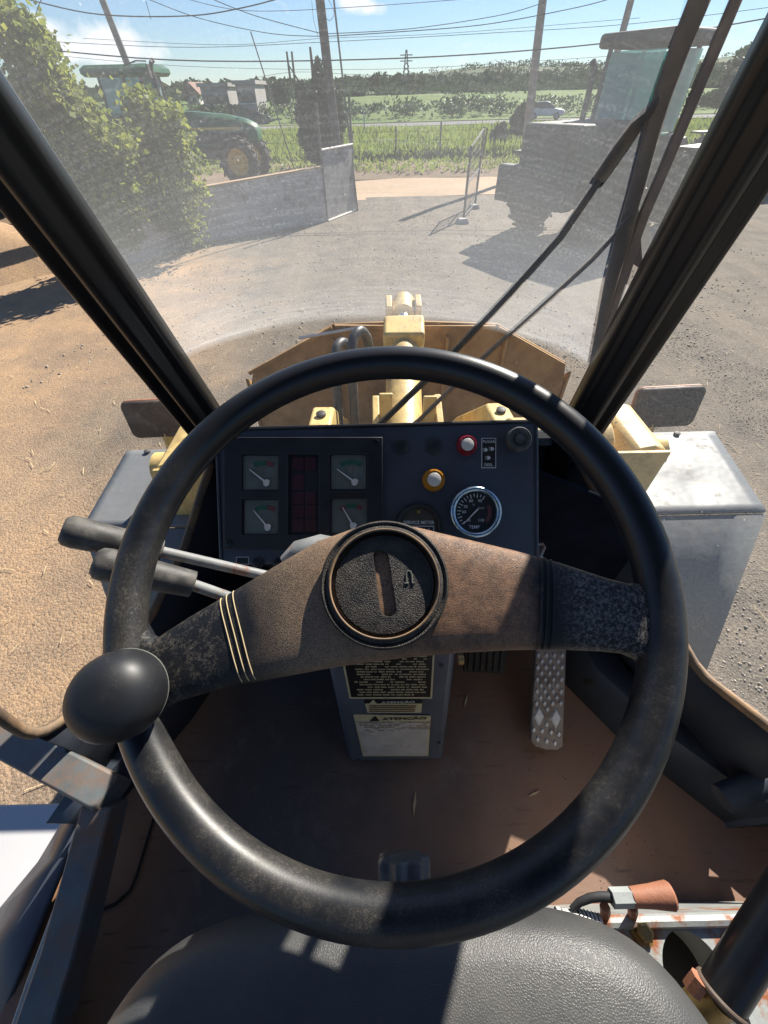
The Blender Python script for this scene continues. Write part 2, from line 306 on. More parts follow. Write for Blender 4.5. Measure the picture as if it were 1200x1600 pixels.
# ------------------------------------------------------------------ mesh builder
class Fr:
    """a frame: origin + three axes"""
    def __init__(s, o, ex, ey, en=None):
        s.o = np.array(o, float); s.x = nrm(ex); s.n = nrm(np.cross(ex, ey)) if en is None else nrm(en); s.y = nrm(np.cross(s.n, s.x))
    def p(s, a, b, c=0.0): return s.o + s.x * a + s.y * b + s.n * c
W0 = Fr((0, 0, 0), (1, 0, 0), (0, 1, 0))
def rotz(o, deg): a = rad(deg); return Fr(o, (math.cos(a), math.sin(a), 0), (-math.sin(a), math.cos(a), 0))
class MB:
    def __init__(s): s.v = []; s.f = []
    def add(s, vs, fs):
        k = len(s.v); s.v += [tuple(float(q) for q in p) for p in vs]; s.f += [tuple(i + k for i in f) for f in fs]; return s
    def box(s, fr, a0, a1, b0, b1, c0, c1):
        P = [fr.p(a, b, c) for c in (c0, c1) for b in (b0, b1) for a in (a0, a1)]
        return s.add(P, [(0, 2, 3, 1), (4, 5, 7, 6), (0, 1, 5, 4), (2, 6, 7, 3), (0, 4, 6, 2), (1, 3, 7, 5)])
    def hexa(s, bot, top):          # two quads, same winding (counter-clockwise seen from above)
        return s.add(list(bot) + list(top), [(3, 2, 1, 0), (4, 5, 6, 7), (0, 1, 5, 4), (1, 2, 6, 5), (2, 3, 7, 6), (3, 0, 4, 7)])
    def prism(s, pts, vec):
        n = len(pts); vec = np.array(vec); q = [np.array(p) + vec for p in pts]
        return s.add(list(pts) + q, [tuple(range(n))[::-1], tuple(range(n, 2 * n))] + [(i, (i + 1) % n, n + (i + 1) % n, n + i) for i in range(n)])
    def tube(s, pts, r, n=12, cap=True, sx=1.0, sy=1.0, upv=None, square=False):
        pts = [np.array(p, float) for p in pts]; rs = r if isinstance(r, (list, tuple)) else [r] * len(pts)
        vs = []; prev = None
        for i, p in enumerate(pts):
            d = nrm(pts[min(i + 1, len(pts) - 1)] - pts[max(i - 1, 0)])
            if prev is None:
                u = np.array(upv if upv is not None else (0, 0, 1.0))
                if abs(np.dot(u, d)) > .95: u = np.array((1.0, 0, 0))
            else: u = prev
            e2 = nrm(u - d * np.dot(u, d)); e1 = np.cross(d, e2); prev = e2
            for k in range(n):
                a = 2 * math.pi * (k + (.5 if square else 0)) / n
                vs.append(p + (e1 * math.cos(a) * sx + e2 * math.sin(a) * sy) * rs[i])
        m = len(pts)
        fs = [(i * n + k, i * n + (k + 1) % n, (i + 1) * n + (k + 1) % n, (i + 1) * n + k) for i in range(m - 1) for k in range(n)]
        if cap: fs += [tuple(range(n))[::-1], tuple((m - 1) * n + k for k in range(n))]
        return s.add(vs, fs)
    def lathe(s, fr, prof, n=32, cap=True):
        vs = [fr.p(r * math.cos(2 * math.pi * k / n), r * math.sin(2 * math.pi * k / n), c) for r, c in prof for k in range(n)]
        m = len(prof)
        fs = [(i * n + k, i * n + (k + 1) % n, (i + 1) * n + (k + 1) % n, (i + 1) * n + k) for i in range(m - 1) for k in range(n)]
        if cap: fs += [tuple(range(n))[::-1], tuple((m - 1) * n + k for k in range(n))]
        return s.add(vs, fs)
    def arc(s, fr, r0, r1, a0, a1, c, n=10, h=.0004):
        vs = []; 
        for i in range(n + 1):
            a = rad(a0 + (a1 - a0) * i / n)
            for r in (r0, r1):
                vs += [fr.p(r * math.cos(a), r * math.sin(a), c), fr.p(r * math.cos(a), r * math.sin(a), c - h)]
        fs = [(4 * i, 4 * i + 2, 4 * i + 6, 4 * i + 4) for i in range(n)]
        return s.add(vs, fs)
    def loft(s, rings, closed=True, cap=True):
        n = len(rings[0]); vs = [p for r in rings for p in r]; m = len(rings)
        fs = [(i * n + k, i * n + (k + 1) % n, (i + 1) * n + (k + 1) % n, (i + 1) * n + k) for i in range(m - 1) for k in range(n if closed else n - 1)]
        if cap and closed: fs += [tuple(range(n))[::-1], tuple((m - 1) * n + k for k in range(n))]
        return s.add(vs, fs)
    def sheet(s, rings): return s.loft(rings, closed=False, cap=False)
    def build(s, name, mat, parent=None, smooth=35, bevel=0.0, seg=2, solid=0.0):
        me = bpy.data.meshes.new(name); me.from_pydata(s.v, [], s.f); me.validate()
        bm = bmesh.new(); bm.from_mesh(me); bmesh.ops.recalc_face_normals(bm, faces=bm.faces); bm.to_mesh(me); bm.free()
        return link(name, me, mat, parent, smooth, bevel, seg, solid)
def link(name, me, mat, parent=None, smooth=35, bevel=0.0, seg=2, solid=0.0):
    o = bpy.data.objects.new(name, me); COL.objects.link(o)
    me.materials.append(M_[mat] if isinstance(mat, str) else mat)
    if smooth:
        me.polygons.foreach_set('use_smooth', [True] * len(me.polygons))
        me.set_sharp_from_angle(angle=rad(smooth))
    if solid:
        md = o.modifiers.new('solid', 'SOLIDIFY'); md.thickness = solid; md.offset = 0
    if bevel:
        md = o.modifiers.new('bevel', 'BEVEL'); md.width = bevel; md.segments = seg; md.limit_method = 'ANGLE'; md.angle_limit = rad(40)
        md.harden_normals = False
    if parent is not None: adopt(o, parent)
    return o
LOC = {}
def adopt(o, parent):
    o.parent = parent
    o.matrix_parent_inverse = Matrix.Translation(-Vector(LOC.get(parent.name, (0, 0, 0))))
def thing(name, label, cat, loc, group=None):
    o = bpy.data.objects.new(name, None); COL.objects.link(o); o.location = [float(q) for q in loc]; o.empty_display_size = .05
    LOC[o.name] = tuple(float(q) for q in loc)
    return tag(o, label, cat, group)
def tag(o, label, cat=None, group=None, kind=None):
    if label: o['label'] = label
    if cat: o['category'] = cat
    if group: o['group'] = group
    if kind: o['kind'] = kind
    return o
def structure(o): o['kind'] = 'structure'; return o
def text(s, size, fr, a, b, c, mat, parent, name='lettering', align='CENTER', sx=1.0, bold=0.0):
    cu = bpy.data.curves.new(name, 'FONT'); cu.body = s; cu.size = size; cu.align_x = align; cu.align_y = 'CENTER'; cu.offset = bold; cu.resolution_u = 2
    t = bpy.data.objects.new('tmp', cu); COL.objects.link(t); bpy.context.view_layer.update()
    me = bpy.data.meshes.new_from_object(t.evaluated_get(bpy.context.evaluated_depsgraph_get()))
    bpy.data.objects.remove(t)
    for v in me.vertices: v.co = Vector([float(q) for q in fr.p(a + v.co.x * sx, b + v.co.y, c)])
    me.name = name
    return link(name, me, mat, parent, smooth=0)
def flat(fr, pts, c, h=.0006):
    return MB().prism([fr.p(a, b, c) for a, b in pts], -fr.n * h)
def rect(a0, a1, b0, b1): return [(a0, b0), (a1, b0), (a1, b1), (a0, b1)]

# ================================================================== SETTING
def groundmat():
    m, t = nodes('yard_ground'); g = G(t); c = g.coord()
    sx = g.n('SeparateXYZ'); g.l(c, sx.inputs[0])
    big = g.noise(.35, c, 6, .6); mid = g.noise(1.7, c, 8, .65); fine = g.noise(30, c, 6, .7)
    # sandy earth on the driver's left, grey crushed stone ahead and right
    s = g.math('ADD', g.math('MULTIPLY', sx.outputs[0], -.20), g.math('MULTIPLY', sx.outputs[1], -.035))
    s = g.math('ADD', s, g.math('MULTIPLY', g.math('SUBTRACT', big, .5), 2.0))
    sand = g.ramp(s, .10, .85)
    col_s = g.mix(g.ramp(mid, .35, .68), (.53, .335, .185), (.36, .245, .155))
    col_g = g.mix(g.ramp(mid, .36, .64), (.205, .172, .138), (.118, .103, .087))
    tr_m = g.n('Mapping'); tr_m.inputs['Rotation'].default_value = (0, 0, rad(-14)); tr_m.inputs['Scale'].default_value = (1.5, .12, 1); g.l(c, tr_m.inputs[0])
    track = g.noise(1.0, tr_m.outputs[0], 5, .6)
    col_g = g.mix(g.math('MULTIPLY', g.ramp(track, .48, .68), .6), col_g, (.27, .22, .165))
    blot = g.noise(4.5, c, 8, .75)
    col_g = g.mix(g.math('MULTIPLY', g.ramp(blot, .52, .70), .55), col_g, (.12, .108, .092))
    col = g.mix(sand, col_g, col_s)
    v1 = g.voro(52, c); v2 = g.voro(120, c)
    peb = g.ramp(v1.outputs['Color'], .0, 1.0)
    col = g.mix(g.math('MULTIPLY', g.ramp(v1.outputs['Color'], .25, .95), .42), col, (.115, .095, .075))
    col = g.mix(g.math('MULTIPLY', g.ramp(v2.outputs['Color'], .62, .95), .42), col, (.56, .47, .36))
    col = g.mix(g.math('MULTIPLY', g.ramp(fine, .5, .8), .3), col, (.13, .10, .075))
    h = g.math('ADD', g.math('MULTIPLY', v1.outputs['Distance'], -1.0), g.math('ADD', g.math('MULTIPLY', v2.outputs['Distance'], -.5), g.math('MULTIPLY', mid, 3.0)))
    g.out(g.bsdf(col, .95, 0, h, .5, .012, .2)); return m
def earthmat(name, c1, c2, s=.6, fine=12):
    m, t = nodes(name); g = G(t); c = g.coord()
    col = g.mix(g.ramp(g.noise(s, c, 8, .62), .35, .65), c1, c2)
    col = g.mix(g.math('MULTIPLY', g.ramp(g.noise(fine, c, 5, .7), .5, .8), .5), col, mul(c1, .5))
    g.out(g.bsdf(col, .95, 0, g.noise(fine, c, 5), .5, .03, .2)); return m
M_['ground'] = groundmat()
M_['far_ground'] = earthmat('far_ground', (.075, .115, .04), (.12, .15, .055), .02, .4)
M_['road_dirt'] = earthmat('road_dirt', (.50, .36, .24), (.40, .28, .18), .3, 4)
M_['soil'] = earthmat('soil', (.17, .12, .08), (.25, .18, .12), .5, 5)
M_['field'] = earthmat('field', (.10, .17, .035), (.15, .20, .055), .12, 2)
M_['asphalt'] = earthmat('asphalt', (.22, .215, .21), (.17, .165, .16), .2, 3)
M_['hill'] = earthmat('hill', (.065, .10, .05), (.10, .125, .06), .012, .08)

def plane(name, x0, x1, y0, y1, z, mat, nx=1, ny=1, amp=0, kind=True):
    xs = np.linspace(x0, x1, nx + 1); ys = np.linspace(y0, y1, ny + 1)
    mb = MB(); mb.sheet([[(x, y, z + (amp * (math.sin(x * 1.3 + y) + math.sin(y * 2.1 - x * .7) + math.sin(x * 3.1 + 2)) if amp else 0)) for x in xs] for y in ys])
    o = mb.build(name, mat, smooth=60); return structure(o)
plane('ground', -4000, 4000, -400, 6000, -.03, 'far_ground')
plane('yard_ground', -26, 30, -8, 19.0, 0.0, 'ground', 80, 60, .006)
# dirt road beyond the gate, earth bank, verge
mb = MB(); mb.sheet([[(x, 18.6 + .5 * math.sin(x * .4), .004) for x in np.linspace(-40, 60, 40)], [(x, 23.6 + .4 * math.sin(x * .3 + 1), .008) for x in np.linspace(-40, 60, 40)]])
structure(mb.build('dirt_road', 'road_dirt'))
rows = []
for yy, zz in ((23.3, 0.01), (24.5, .14), (26.5, .22), (29.2, .15)):
    rows.append([(x, yy + .3 * math.sin(x * .7), zz + .05 * math.sin(x * 2.3 + yy)) for x in np.linspace(-45, 60, 70)])
structure(MB().sheet(rows).build('earth_bank', 'soil', smooth=60))
plane('grass_field', -120, 120, 28.8, 60, .10, 'field')
a = np.linspace(-160, 160, 30)
structure(MB().sheet([[(x, 60 + x * .09, .115) for x in a], [(x, 67 + x * .09, .115) for x in a]]).build('asphalt_road', 'asphalt'))
rows = []
for yy, zz in ((69, .10), (76, .6), (84, 2.0), (100, 2.2), (150, 2.0)):
    rows.append([(x, yy + x * .09, zz * (1 + .1 * math.sin(x * .05))) for x in np.linspace(-260, 260, 60)])
structure(MB().sheet(rows).build('embankment', 'field', smooth=60))
# far rolling land
def hill(x, y):
    t = min(1, max(0, (y - 300) / 900))
    s = 1 / (1 + math.exp(-(x - 250) / 190))
    return t * (6 + 40 * s + 9 * math.sin(x * .006 + 1) + 6 * math.sin(x * .013 + y * .004))
rows = [[(x, y, -2 + hill(x, y)) for x in np.linspace(-2200, 2600, 90)] for y in np.linspace(280, 2200, 40)]
structure(MB().sheet(rows).build('hills', 'hill', smooth=60))

# ------------------------------------------------------------------ fast leaf / chip meshes
def leaf_mesh(name, P, size, mat, parent=None, asp=.6, up=.0, fold=.25):
    n = len(P); d = rng.normal(size=(n, 3)); d[:, 2] = d[:, 2] * .7 + up; d /= np.linalg.norm(d, axis=1)[:, None]
    e = rng.normal(size=(n, 3)); e -= d * (e * d).sum(1)[:, None]; e /= np.linalg.norm(e, axis=1)[:, None]
    nn = np.cross(d, e); s = (size * rng.uniform(.6, 1.35, n))[:, None]
    V = np.empty((n, 4, 3)); V[:, 0] = P - d * s * .5; V[:, 1] = P + e * s * asp * .5 + nn * s * fold * .3; V[:, 2] = P + d * s * .5; V[:, 3] = P - e * s * asp * .5 + nn * s * fold * .3
    me = bpy.data.meshes.new(name); me.vertices.add(n * 4); me.vertices.foreach_set('co', V.ravel())
    me.loops.add(n * 4); me.loops.foreach_set('vertex_index', np.arange(n * 4)); me.polygons.add(n)
    me.polygons.foreach_set('loop_start', np.arange(n) * 4); me.polygons.foreach_set('loop_total', np.full(n, 4)); me.update(); me.validate()
    return link(name, me, mat, parent, smooth=0)
def blob(c, r, n, hollow=.55):
    d = rng.normal(size=(n, 3)); d /= np.linalg.norm(d, axis=1)[:, None]
    k = rng.uniform(hollow ** 3, 1, n) ** (1 / 3)
    return np.array(c) + d * k[:, None] * np.array(r)
def tufts(clumps, sub=.17, per=26):
    out = []
    for c, r, n in clumps:
        k = max(4, int(n * .8 / per)); cen = blob(c, r, k, .45)
        q = np.repeat(cen, per, 0); out.append(q + rng.normal(size=q.shape) * sub * np.array([1, .8, .75]) * rng.uniform(.4, 1.1, (len(q), 1)))
    return np.concatenate(out)
def crown(clumps): return np.concatenate([blob(c, r, n) for c, r, n in clumps])

# grass blades in the field, weeds on the bank (nobody could count them)
n = 42000
P = np.stack([rng.uniform(-26, 34, n), 28.6 + 21 * rng.uniform(0, 1, n) ** 1.3, np.zeros(n)], 1)
hgt = rng.uniform(.25, .75, n) * (.75 + .5 * np.sin(P[:, 0] * .35) * np.sin(P[:, 1] * .22 + 1))
P[:, 2] = .10 + hgt * .45
o = leaf_mesh('field_grass', P, .95, 'grass', asp=.16, up=2.4); tag(o, 'tall green grass covering the field past the dirt road', 'grass', kind='stuff')
n = 2600
P = np.stack([rng.uniform(-9, 14, n), rng.uniform(24.2, 29.2, n), rng.uniform(.15, .3, n)], 1)
o = leaf_mesh('bank_weeds', P, .35, 'grass', asp=.25, up=1.2); tag(o, 'scattered green weeds on the bare earth bank by the road', 'weeds', kind='stuff')
cl = []
for i in range(420):
    x = rng.uniform(-75, 95); cl.append(((x, 71.5 + x * .09 + rng.uniform(0, 8), .7 + rng.uniform(0, 1.0)), (rng.uniform(.7, 1.8), .9, rng.uniform(.4, .9)), 42))
o = leaf_mesh('roadside_hedge', crown(cl), .42, 'tree'); tag(o, 'dark green hedge and scrub along the far side of the asphalt road', 'hedge', kind='stuff')
# bushes along the embankment and the far tree belt that reads as one mass
cl = []
for i in range(420):
    x = rng.uniform(-120, 150); y = rng.uniform(86, 150) + x * .09
    cl.append(((x, y, 2.4 + rng.uniform(.2, .8)), (rng.uniform(1.0, 4.5), 1.5, rng.uniform(.25, .8)), 40))
o = leaf_mesh('embankment_scrub', crown(cl), .55, 'far_tree'); tag(o, 'low scrub growing on the embankment past the asphalt road', 'scrub', kind='stuff')
cl = []
for i in range(620):
    x = rng.uniform(-420, 620); y = rng.uniform(260, 420); h = rng.uniform(3.5, 8)
    cl.append(((x, y, hill(x, y) + h * .5), (rng.uniform(4, 9), 5, h * .6), 90))
for i in range(700):
    y = rng.uniform(520, 1300); x = rng.uniform(-.9, .95) * y; h = rng.uniform(4, 9)
    cl.append(((x, y, -2 + hill(x, y) + h * .45), (rng.uniform(10, 26), 12, h * .6), 46))
o = leaf_mesh('far_woodland', crown(cl), 3.2, 'far_tree'); tag(o, 'hazy belt of far trees along the horizon and hills', 'woodland', kind='stuff')

# gravel and straw lying on the yard
def stones(n, xr, yr, s0, s1, name, label):
    X = rng.uniform(*xr, n); Y = rng.uniform(*yr, n); S = rng.uniform(s0, s1, n) * rng.uniform(.5, 1, n)
    base = np.array([(1, 0, 0), (0, 1, 0), (-1, 0, 0), (0, -1, 0), (0, 0, .7), (0, 0, -.5)])
    V = base[None] * S[:, None, None] * rng.uniform(.6, 1.2, (n, 6, 3)); a = rng.uniform(0, 6.3, n)
    ca, sa = np.cos(a)[:, None], np.sin(a)[:, None]
    x = V[:, :, 0] * ca - V[:, :, 1] * sa; y = V[:, :, 0] * sa + V[:, :, 1] * ca
    V[:, :, 0] = x + X[:, None]; V[:, :, 1] = y + Y[:, None]; V[:, :, 2] += (S * .15)[:, None]
    F = np.array([(0, 1, 4), (1, 2, 4), (2, 3, 4), (3, 0, 4), (1, 0, 5), (2, 1, 5), (3, 2, 5), (0, 3, 5)])
    I = (F[None] + (np.arange(n) * 6)[:, None, None]).reshape(-1, 3)
    me = bpy.data.meshes.new(name); me.vertices.add(n * 6); me.vertices.foreach_set('co', V.reshape(-1))
    me.loops.add(len(I) * 3); me.loops.foreach_set('vertex_index', I.ravel()); me.polygons.add(len(I))
    me.polygons.foreach_set('loop_start', np.arange(len(I)) * 3); me.polygons.foreach_set('loop_total', np.full(len(I), 3)); me.update(); me.validate()
    tag(link(name, me, 'stone', None, 0), label, 'gravel', kind='stuff')
stones(26000, (1.2, 7.5), (-.6, 6.5), .005, .017, 'gravel', 'loose grey and tan gravel on the yard right of the machine')
stones(9000, (-7.5, 1.2), (-.5, 9), .003, .009, 'fine_gravel', 'fine gravel on the sandy yard left of the machine')
stones(5200, (-5, 9), (5, 18), .012, .034, 'coarse_gravel', 'larger loose stones scattered over the middle of the yard')
n = 1500
P = np.stack([rng.uniform(-6, 7, n), rng.uniform(-.5, 10, n), np.full(n, .012)], 1)
d = rng.uniform(0, 6.3, n); L = rng.uniform(.02, .07, n)
V = np.empty((n, 4, 3)); t_ = np.stack([np.cos(d), np.sin(d), np.zeros(n)], 1); q_ = np.stack([-np.sin(d), np.cos(d), np.zeros(n)], 1)
for k, (s1, s2, dz) in enumerate(((-1, -1, 0), (1, -1, .006), (1, 1, .008), (-1, 1, .002))):
    V[:, k] = P + t_ * (L * s1)[:, None] + q_ * (.0022 * s2); V[:, k, 2] += dz
me = bpy.data.meshes.new('straw'); me.vertices.add(n * 4); me.vertices.foreach_set('co', V.ravel()); me.loops.add(n * 4); me.loops.foreach_set('vertex_index', np.arange(n * 4))
me.polygons.add(n); me.polygons.foreach_set('loop_start', np.arange(n) * 4); me.polygons.foreach_set('loop_total', np.full(n, 4)); me.update()
tag(link('straw_bits', me, 'straw', None, 0), 'bits of dry straw scattered over the yard gravel', 'straw', kind='stuff')

# ================================================================== THINGS OUTSIDE
# ---- yard wall with raised ground behind it
Wl, Wm, Wr = gp(205, 414), gp(310, 380), gp(512, 346)
def wall_piece(p, q, z0, z1, th, name, mat, parent):
    d = nrm(q - p); nn = np.array([-d[1], d[0], 0]) * th
    up0, up1 = np.array([0, 0, z0]), np.array([0, 0, z1]); b = np.array([0, 0, -.1])
    return MB().hexa([p + b, q + b, q + nn + b, p + nn + b], [p + up0, q + up1, q + nn + up1, p + nn + up0]).build(name, mat, parent, bevel=.012)
zt_m = py(322, 299, Wm[1])[2]; zt_r = py(505, 262, Wr[1])[2]; zt_l = py(205, 325, Wl[1])[2]
t = thing('yard_wall', 'low grey concrete wall with the green tractor behind it', 'wall', Wm)
wall_piece(Wm, Wr, zt_m, zt_r, .18, 'wall_panel', 'concrete', t)
d = nrm(Wr - Wm); nn = np.array([-d[1], d[0], 0])
MB().hexa([Wm - nn * .02 + (0, 0, zt_m + .002), Wr - nn * .02 + (0, 0, zt_r + .002), Wr + nn * .20 + (0, 0, zt_r + .002), Wm + nn * .20 + (0, 0, zt_m + .002)],
          [Wm - nn * .02 + (0, 0, zt_m + .035), Wr - nn * .02 + (0, 0, zt_r + .035), Wr + nn * .20 + (0, 0, zt_r + .035), Wm + nn * .20 + (0, 0, zt_m + .035)]).build('coping', 'road_dirt', t)
t = thing('stub_wall', 'stained concrete wall end draped with the vine', 'wall', Wl)
Wm2 = Wm + np.array([-.12, -.05, 0]); Wl0 = Wl + nrm(Wl - Wm2) * .5
wall_piece(Wl0, Wm2, zt_l, zt_l * 1.02, .2, 'wall_panel', 'concrete', t)
zr = .30
hc = np.array([-9.6, 10.9, 0]); rows = []
for k in np.linspace(0, 1, 16):
    rows.append([hc + np.array([math.cos(a) * 2.3 * k * (1 + .12 * math.sin(3 * a + 1)), math.sin(a) * 1.9 * k * (1 + .1 * math.sin(5 * a)), 1.15 * (1 - k ** 1.4) + .05 * math.sin(7 * a + 9 * k) * (1 - k) - .01]) for a in np.linspace(0, 2 * math.pi, 40)])
tag(MB().sheet(rows).build('gravel_heap', 'ground', smooth=80), 'heap of tan gravel at the left edge below the vine', 'gravel heap')
o = MB().add([(-1.9, 15.5, zr), (-4.9, 13.05, zr), (-5.5, 12.2, zr), (-7.0, 12.6, zr), (-26, 13.2, zr), (-26, 26, zr), (-2.6, 23.4, zr), (-1.4, 16.5, zr)], [tuple(range(8))]).build('raised_yard', 'soil'); structure(o)
for i, (x0, y0, x1, y1) in enumerate(((405, 268, 500, 263), (410, 273, 492, 266))):
    a, b = py(x0, y0, 17.5 + i * .6), py(x1, y1, 18 + i * .6); a[2] = b[2] = zr + .05 + .03 * i
    tag(MB().tube([a, b], .055, 4, square=True).build('timber_beam', 'bark'), ['long weathered timber lying behind the wall coping', 'shorter weathered timber in front of the long one behind the wall'][i], 'timber', 'timbers behind the wall')

# ---- gate leaves
def gate_leaf(p, q, h0, h1, name, label, sheet):
    t = thing(name, label, 'gate', p)
    z = np.array([0, 0, 1.0])
    for a_, h in ((p, h0), (q, h1)): MB().tube([a_, a_ + z * h], .035, 8).build('gate_post', 'iron', t)
    for k in ((.04,) if sheet else (.04, .5, .98)): MB().tube([p + z * h0 * k, q + z * h1 * k], .022, 6).build('rail', 'iron', t)
    if sheet:
        MB().hexa([p + z * .06, q + z * .06, q + np.array([.02, -.02, .06]), p + np.array([.02, -.02, .06])],
                  [p + z * sheet, q + z * sheet, q + np.array([.02, -.02, sheet]), p + np.array([.02, -.02, sheet])]).build('sheet_panel', 'sheet', t)
        for k in (.03, sheet + .03): MB().tube([p + z * k + (.03, -.05, 0), q + z * k + (.03, -.05, 0)], .028, 6).build('trim_bar', 'white_trim', t)
    if sheet: return t
    mb = MB()
    for k in np.linspace(.06, .94, 13):
        mb.tube([p + (q - p) * k + z * (sheet or .05), p + (q - p) * k + z * (h0 + (h1 - h0) * k) * .98], .004, 4)
    for k in np.linspace((sheet or .05) / h0, .95, 12): mb.tube([p + z * h0 * k, q + z * h1 * k], .004, 4)
    o = mb.build('wire_mesh', 'iron', t, smooth=0); o['kind'] = 'stuff'
    return t
gl0, gl1 = gp(512, 346), gp(555, 329)
gate_leaf(gl0, gl1, py(500, 160, gl0[1])[2], py(545, 150, gl1[1])[2], 'yard_gate', 'grey sheet-metal gate leaf standing open at the wall end', py(503, 236, gl0[1])[2])
gr0, gr1 = gp(724, 343), gp(742, 322)
gate_leaf(gr0, gr1, py(724, 228, gr0[1])[2], py(746, 198, gr1[1])[2], 'wire_gate', 'thin wire-mesh gate leaf standing open beside the parked dark loader', 0)
for k, (x, y, lab) in enumerate(((722, 348, 'pale concrete gate block nearest the camera'), (740, 326, 'pale concrete gate block under the far gate post'))):
    g0 = gp(x, y); mb = MB(); mb.hexa([g0 + (-.16, -.2, -.02), g0 + (.2, -.16, -.02), g0 + (.16, .2, -.02), g0 + (-.2, .16, -.02)], [g0 + (-.11, -.15, .11), g0 + (.14, -.12, .13), g0 + (.1, .14, .1), g0 + (-.14, .1, .12)])
    tag(mb.build('concrete_block', 'concrete', bevel=.02), lab, 'block', 'gate blocks')

# ---- wire fence in front of the field
t = thing('wire_fence', 'weathered post and wire fence along the grassy field', 'fence', (0, 28.7, .1))
for i, x in enumerate(np.arange(-13, 17, 2.35)):
    h = 1.35 + .15 * math.sin(i * 2.1)
    MB().tube([(x, 28.7, .05), (x + .05 * math.sin(i * 1.7), 28.7, h + .15)], [.055, .045], 6).build('fence_post', 'pole_wood', t)
for z in (.55, .95, 1.3): MB().tube([(x, 28.66, z + .02 * math.sin(x * 2)) for x in np.arange(-13, 17, 1.17)], .006, 4).build('fence_wire', 'iron', t)
t = thing('marker_post', 'thin white marker post in the grass left of the road', 'post', py(570, 205, 45))
b_ = py(570, 208, 45); MB().tube([np.array([b_[0], 45, .1]), np.array([b_[0] - .03, 45, 2.0])], .06, 6).build('shaft', 'white_paint', t)
MB().tube([np.array([b_[0] - .03, 45, 2.0]), np.array([b_[0] - .03, 45, 2.06])], .065, 6).build('cap', 'rim_yellow', t)

# ---- poles and wires
def pole(a, b, Y, r, mat, name, label, arms=0):
    A, B = py(*a, Y), py(*b, Y); d = (A - B) / (A[2] - B[2]); base = B - d * B[2]; top = A + d * 2.0
    t = thing(name, label, 'pole', base, 'poles')
    MB().tube([base, base + (top - base) * .5, top], [r * 1.25, r * 1.1, r * .9], 10).build('shaft', mat, t)
    if arms:
        z = A + d * arms
        MB().tube([z + (-.9, 0, 0), z + (.9, 0, 0)], .05, 4, square=True).build('crossarm', 'pole_wood', t)
        for k in (-.8, -.4, .4, .8): MB().lathe(Fr(z + np.array([k, 0, .05]), (1, 0, 0), (0, 1, 0)), [(.03, 0), (.05, .04), (.03, .08), (.05, .12), (.02, .16)], 8).build('insulator', 'white_trim', t)
    return t
P_mid = pole((500, 0), (527, 240), 18.2, .13, 'pole_wood', 'utility_pole', 'dark leaning utility pole rising behind the open sheet-metal gate', 1.2)
pole((160, 0), (203, 110), 24.5, .12, 'pole_conc', 'utility_pole', 'pale concrete pole behind the green tractor cab')
pole((848, 0), (829, 160), 23, .14, 'pole_conc', 'utility_pole', 'grey pole rising left of the parked dark loader')
pole((986, 0), (965, 80), 24, .12, 'pole_conc', 'utility_pole', 'grey pole rising behind the roof of the parked dark loader')
pole((-2, 0), (26, 58), 12.2, .12, 'pole_wood', 'utility_pole', 'thick dark pole the tall vine climbs, leftmost edge')
pole((12, -2), (25, 22), 14.5, .06, 'pole_wood', 'thin_pole', 'thin dark pole top beside the vine-covered pole')
pole((-1, 70), (18, 110), 13.5, .06, 'pole_wood', 'thin_pole', 'thin dark pole low at the left edge by the blue tractor')
pole((534, 110), (547, 225), 16.6, .025, 'iron', 'gate_mast', 'thin iron mast on the sheet-metal gate')
pole((433, 180), (452, 240), 21, .022, 'iron', 'thin_stake', 'thin upright stake right of the tractor front wheel')
for i, (a, b) in enumerate((((452, 112), (457, 150)), ((459, 112), (463, 150)))):
    pole(a, b, 90, .16, 'pole_wood', 'distant_pole', ['left', 'right'][i] + ' pole of the distant twin pair by the cypress')
def wire(pts, Y, r, label):
    P = []
    ps = np.array(pts, float); tt = np.linspace(0, len(ps) - 1, 30)
    for q in tt:      # smooth (quadratic through neighbours)
        i = int(min(len(ps) - 2, q)); u = q - i
        p0, p1, p2, p3 = ps[max(i - 1, 0)], ps[i], ps[i + 1], ps[min(i + 2, len(ps) - 1)]
        c = .5 * ((2 * p1) + (-p0 + p2) * u + (2 * p0 - 5 * p1 + 4 * p2 - p3) * u * u + (-p0 + 3 * p1 - 3 * p2 + p3) * u ** 3)
        P.append(py(c[0], c[1], Y))
    tag(MB().tube(P, r * .72, 5).build('power_line', 'wire'), label, 'power line', 'overhead power lines')
wire([(-80, -28), (30, -4), (150, 22), (290, 25), (380, 12), (470, -12)], 17, .017, 'heavy sagging cable crossing the top left of the sky')
wire([(-60, 62), (75, 78), (300, 95), (600, 92), (860, 76), (1060, 52), (1290, 12)], 17.6, .020, 'heaviest cable crossing the whole view just above the tractor roof')
wire([(-60, 55), (100, 66), (300, 74), (500, 66), (760, 52), (1000, 36), (1290, 0)], 30, .014, 'thin cable just above the heaviest cable')
wire([(60, 84), (300, 104), (600, 108), (860, 94), (1060, 80)], 34, .012, 'thin cable just below the heaviest cable')
wire([(330, -2), (400, 25), (500, 52)], 18.1, .012, 'cable dropping from the top to the middle pole')
wire([(225, -4), (310, 28), (420, 52), (505, 57)], 18.1, .011, 'lower drooping cable joining the middle pole from the left')
wire([(290, -2), (360, 14), (440, 17), (600, 8), (760, -4)], 26, .012, 'thin cable along the very top of the sky')
wire([(508, 57), (620, 50), (760, 38), (900, 12), (960, -4)], 18.0, .013, 'cable leaving the middle pole rising right')
wire([(508, 53), (640, 45), (780, 24), (850, 4)], 18.0, .011, 'upper cable leaving the middle pole rising right')
wire([(130, 60), (350, 70), (505, 60), (700, 52), (1000, 28)], 40, .014, 'faint distant cable passing behind the middle pole')
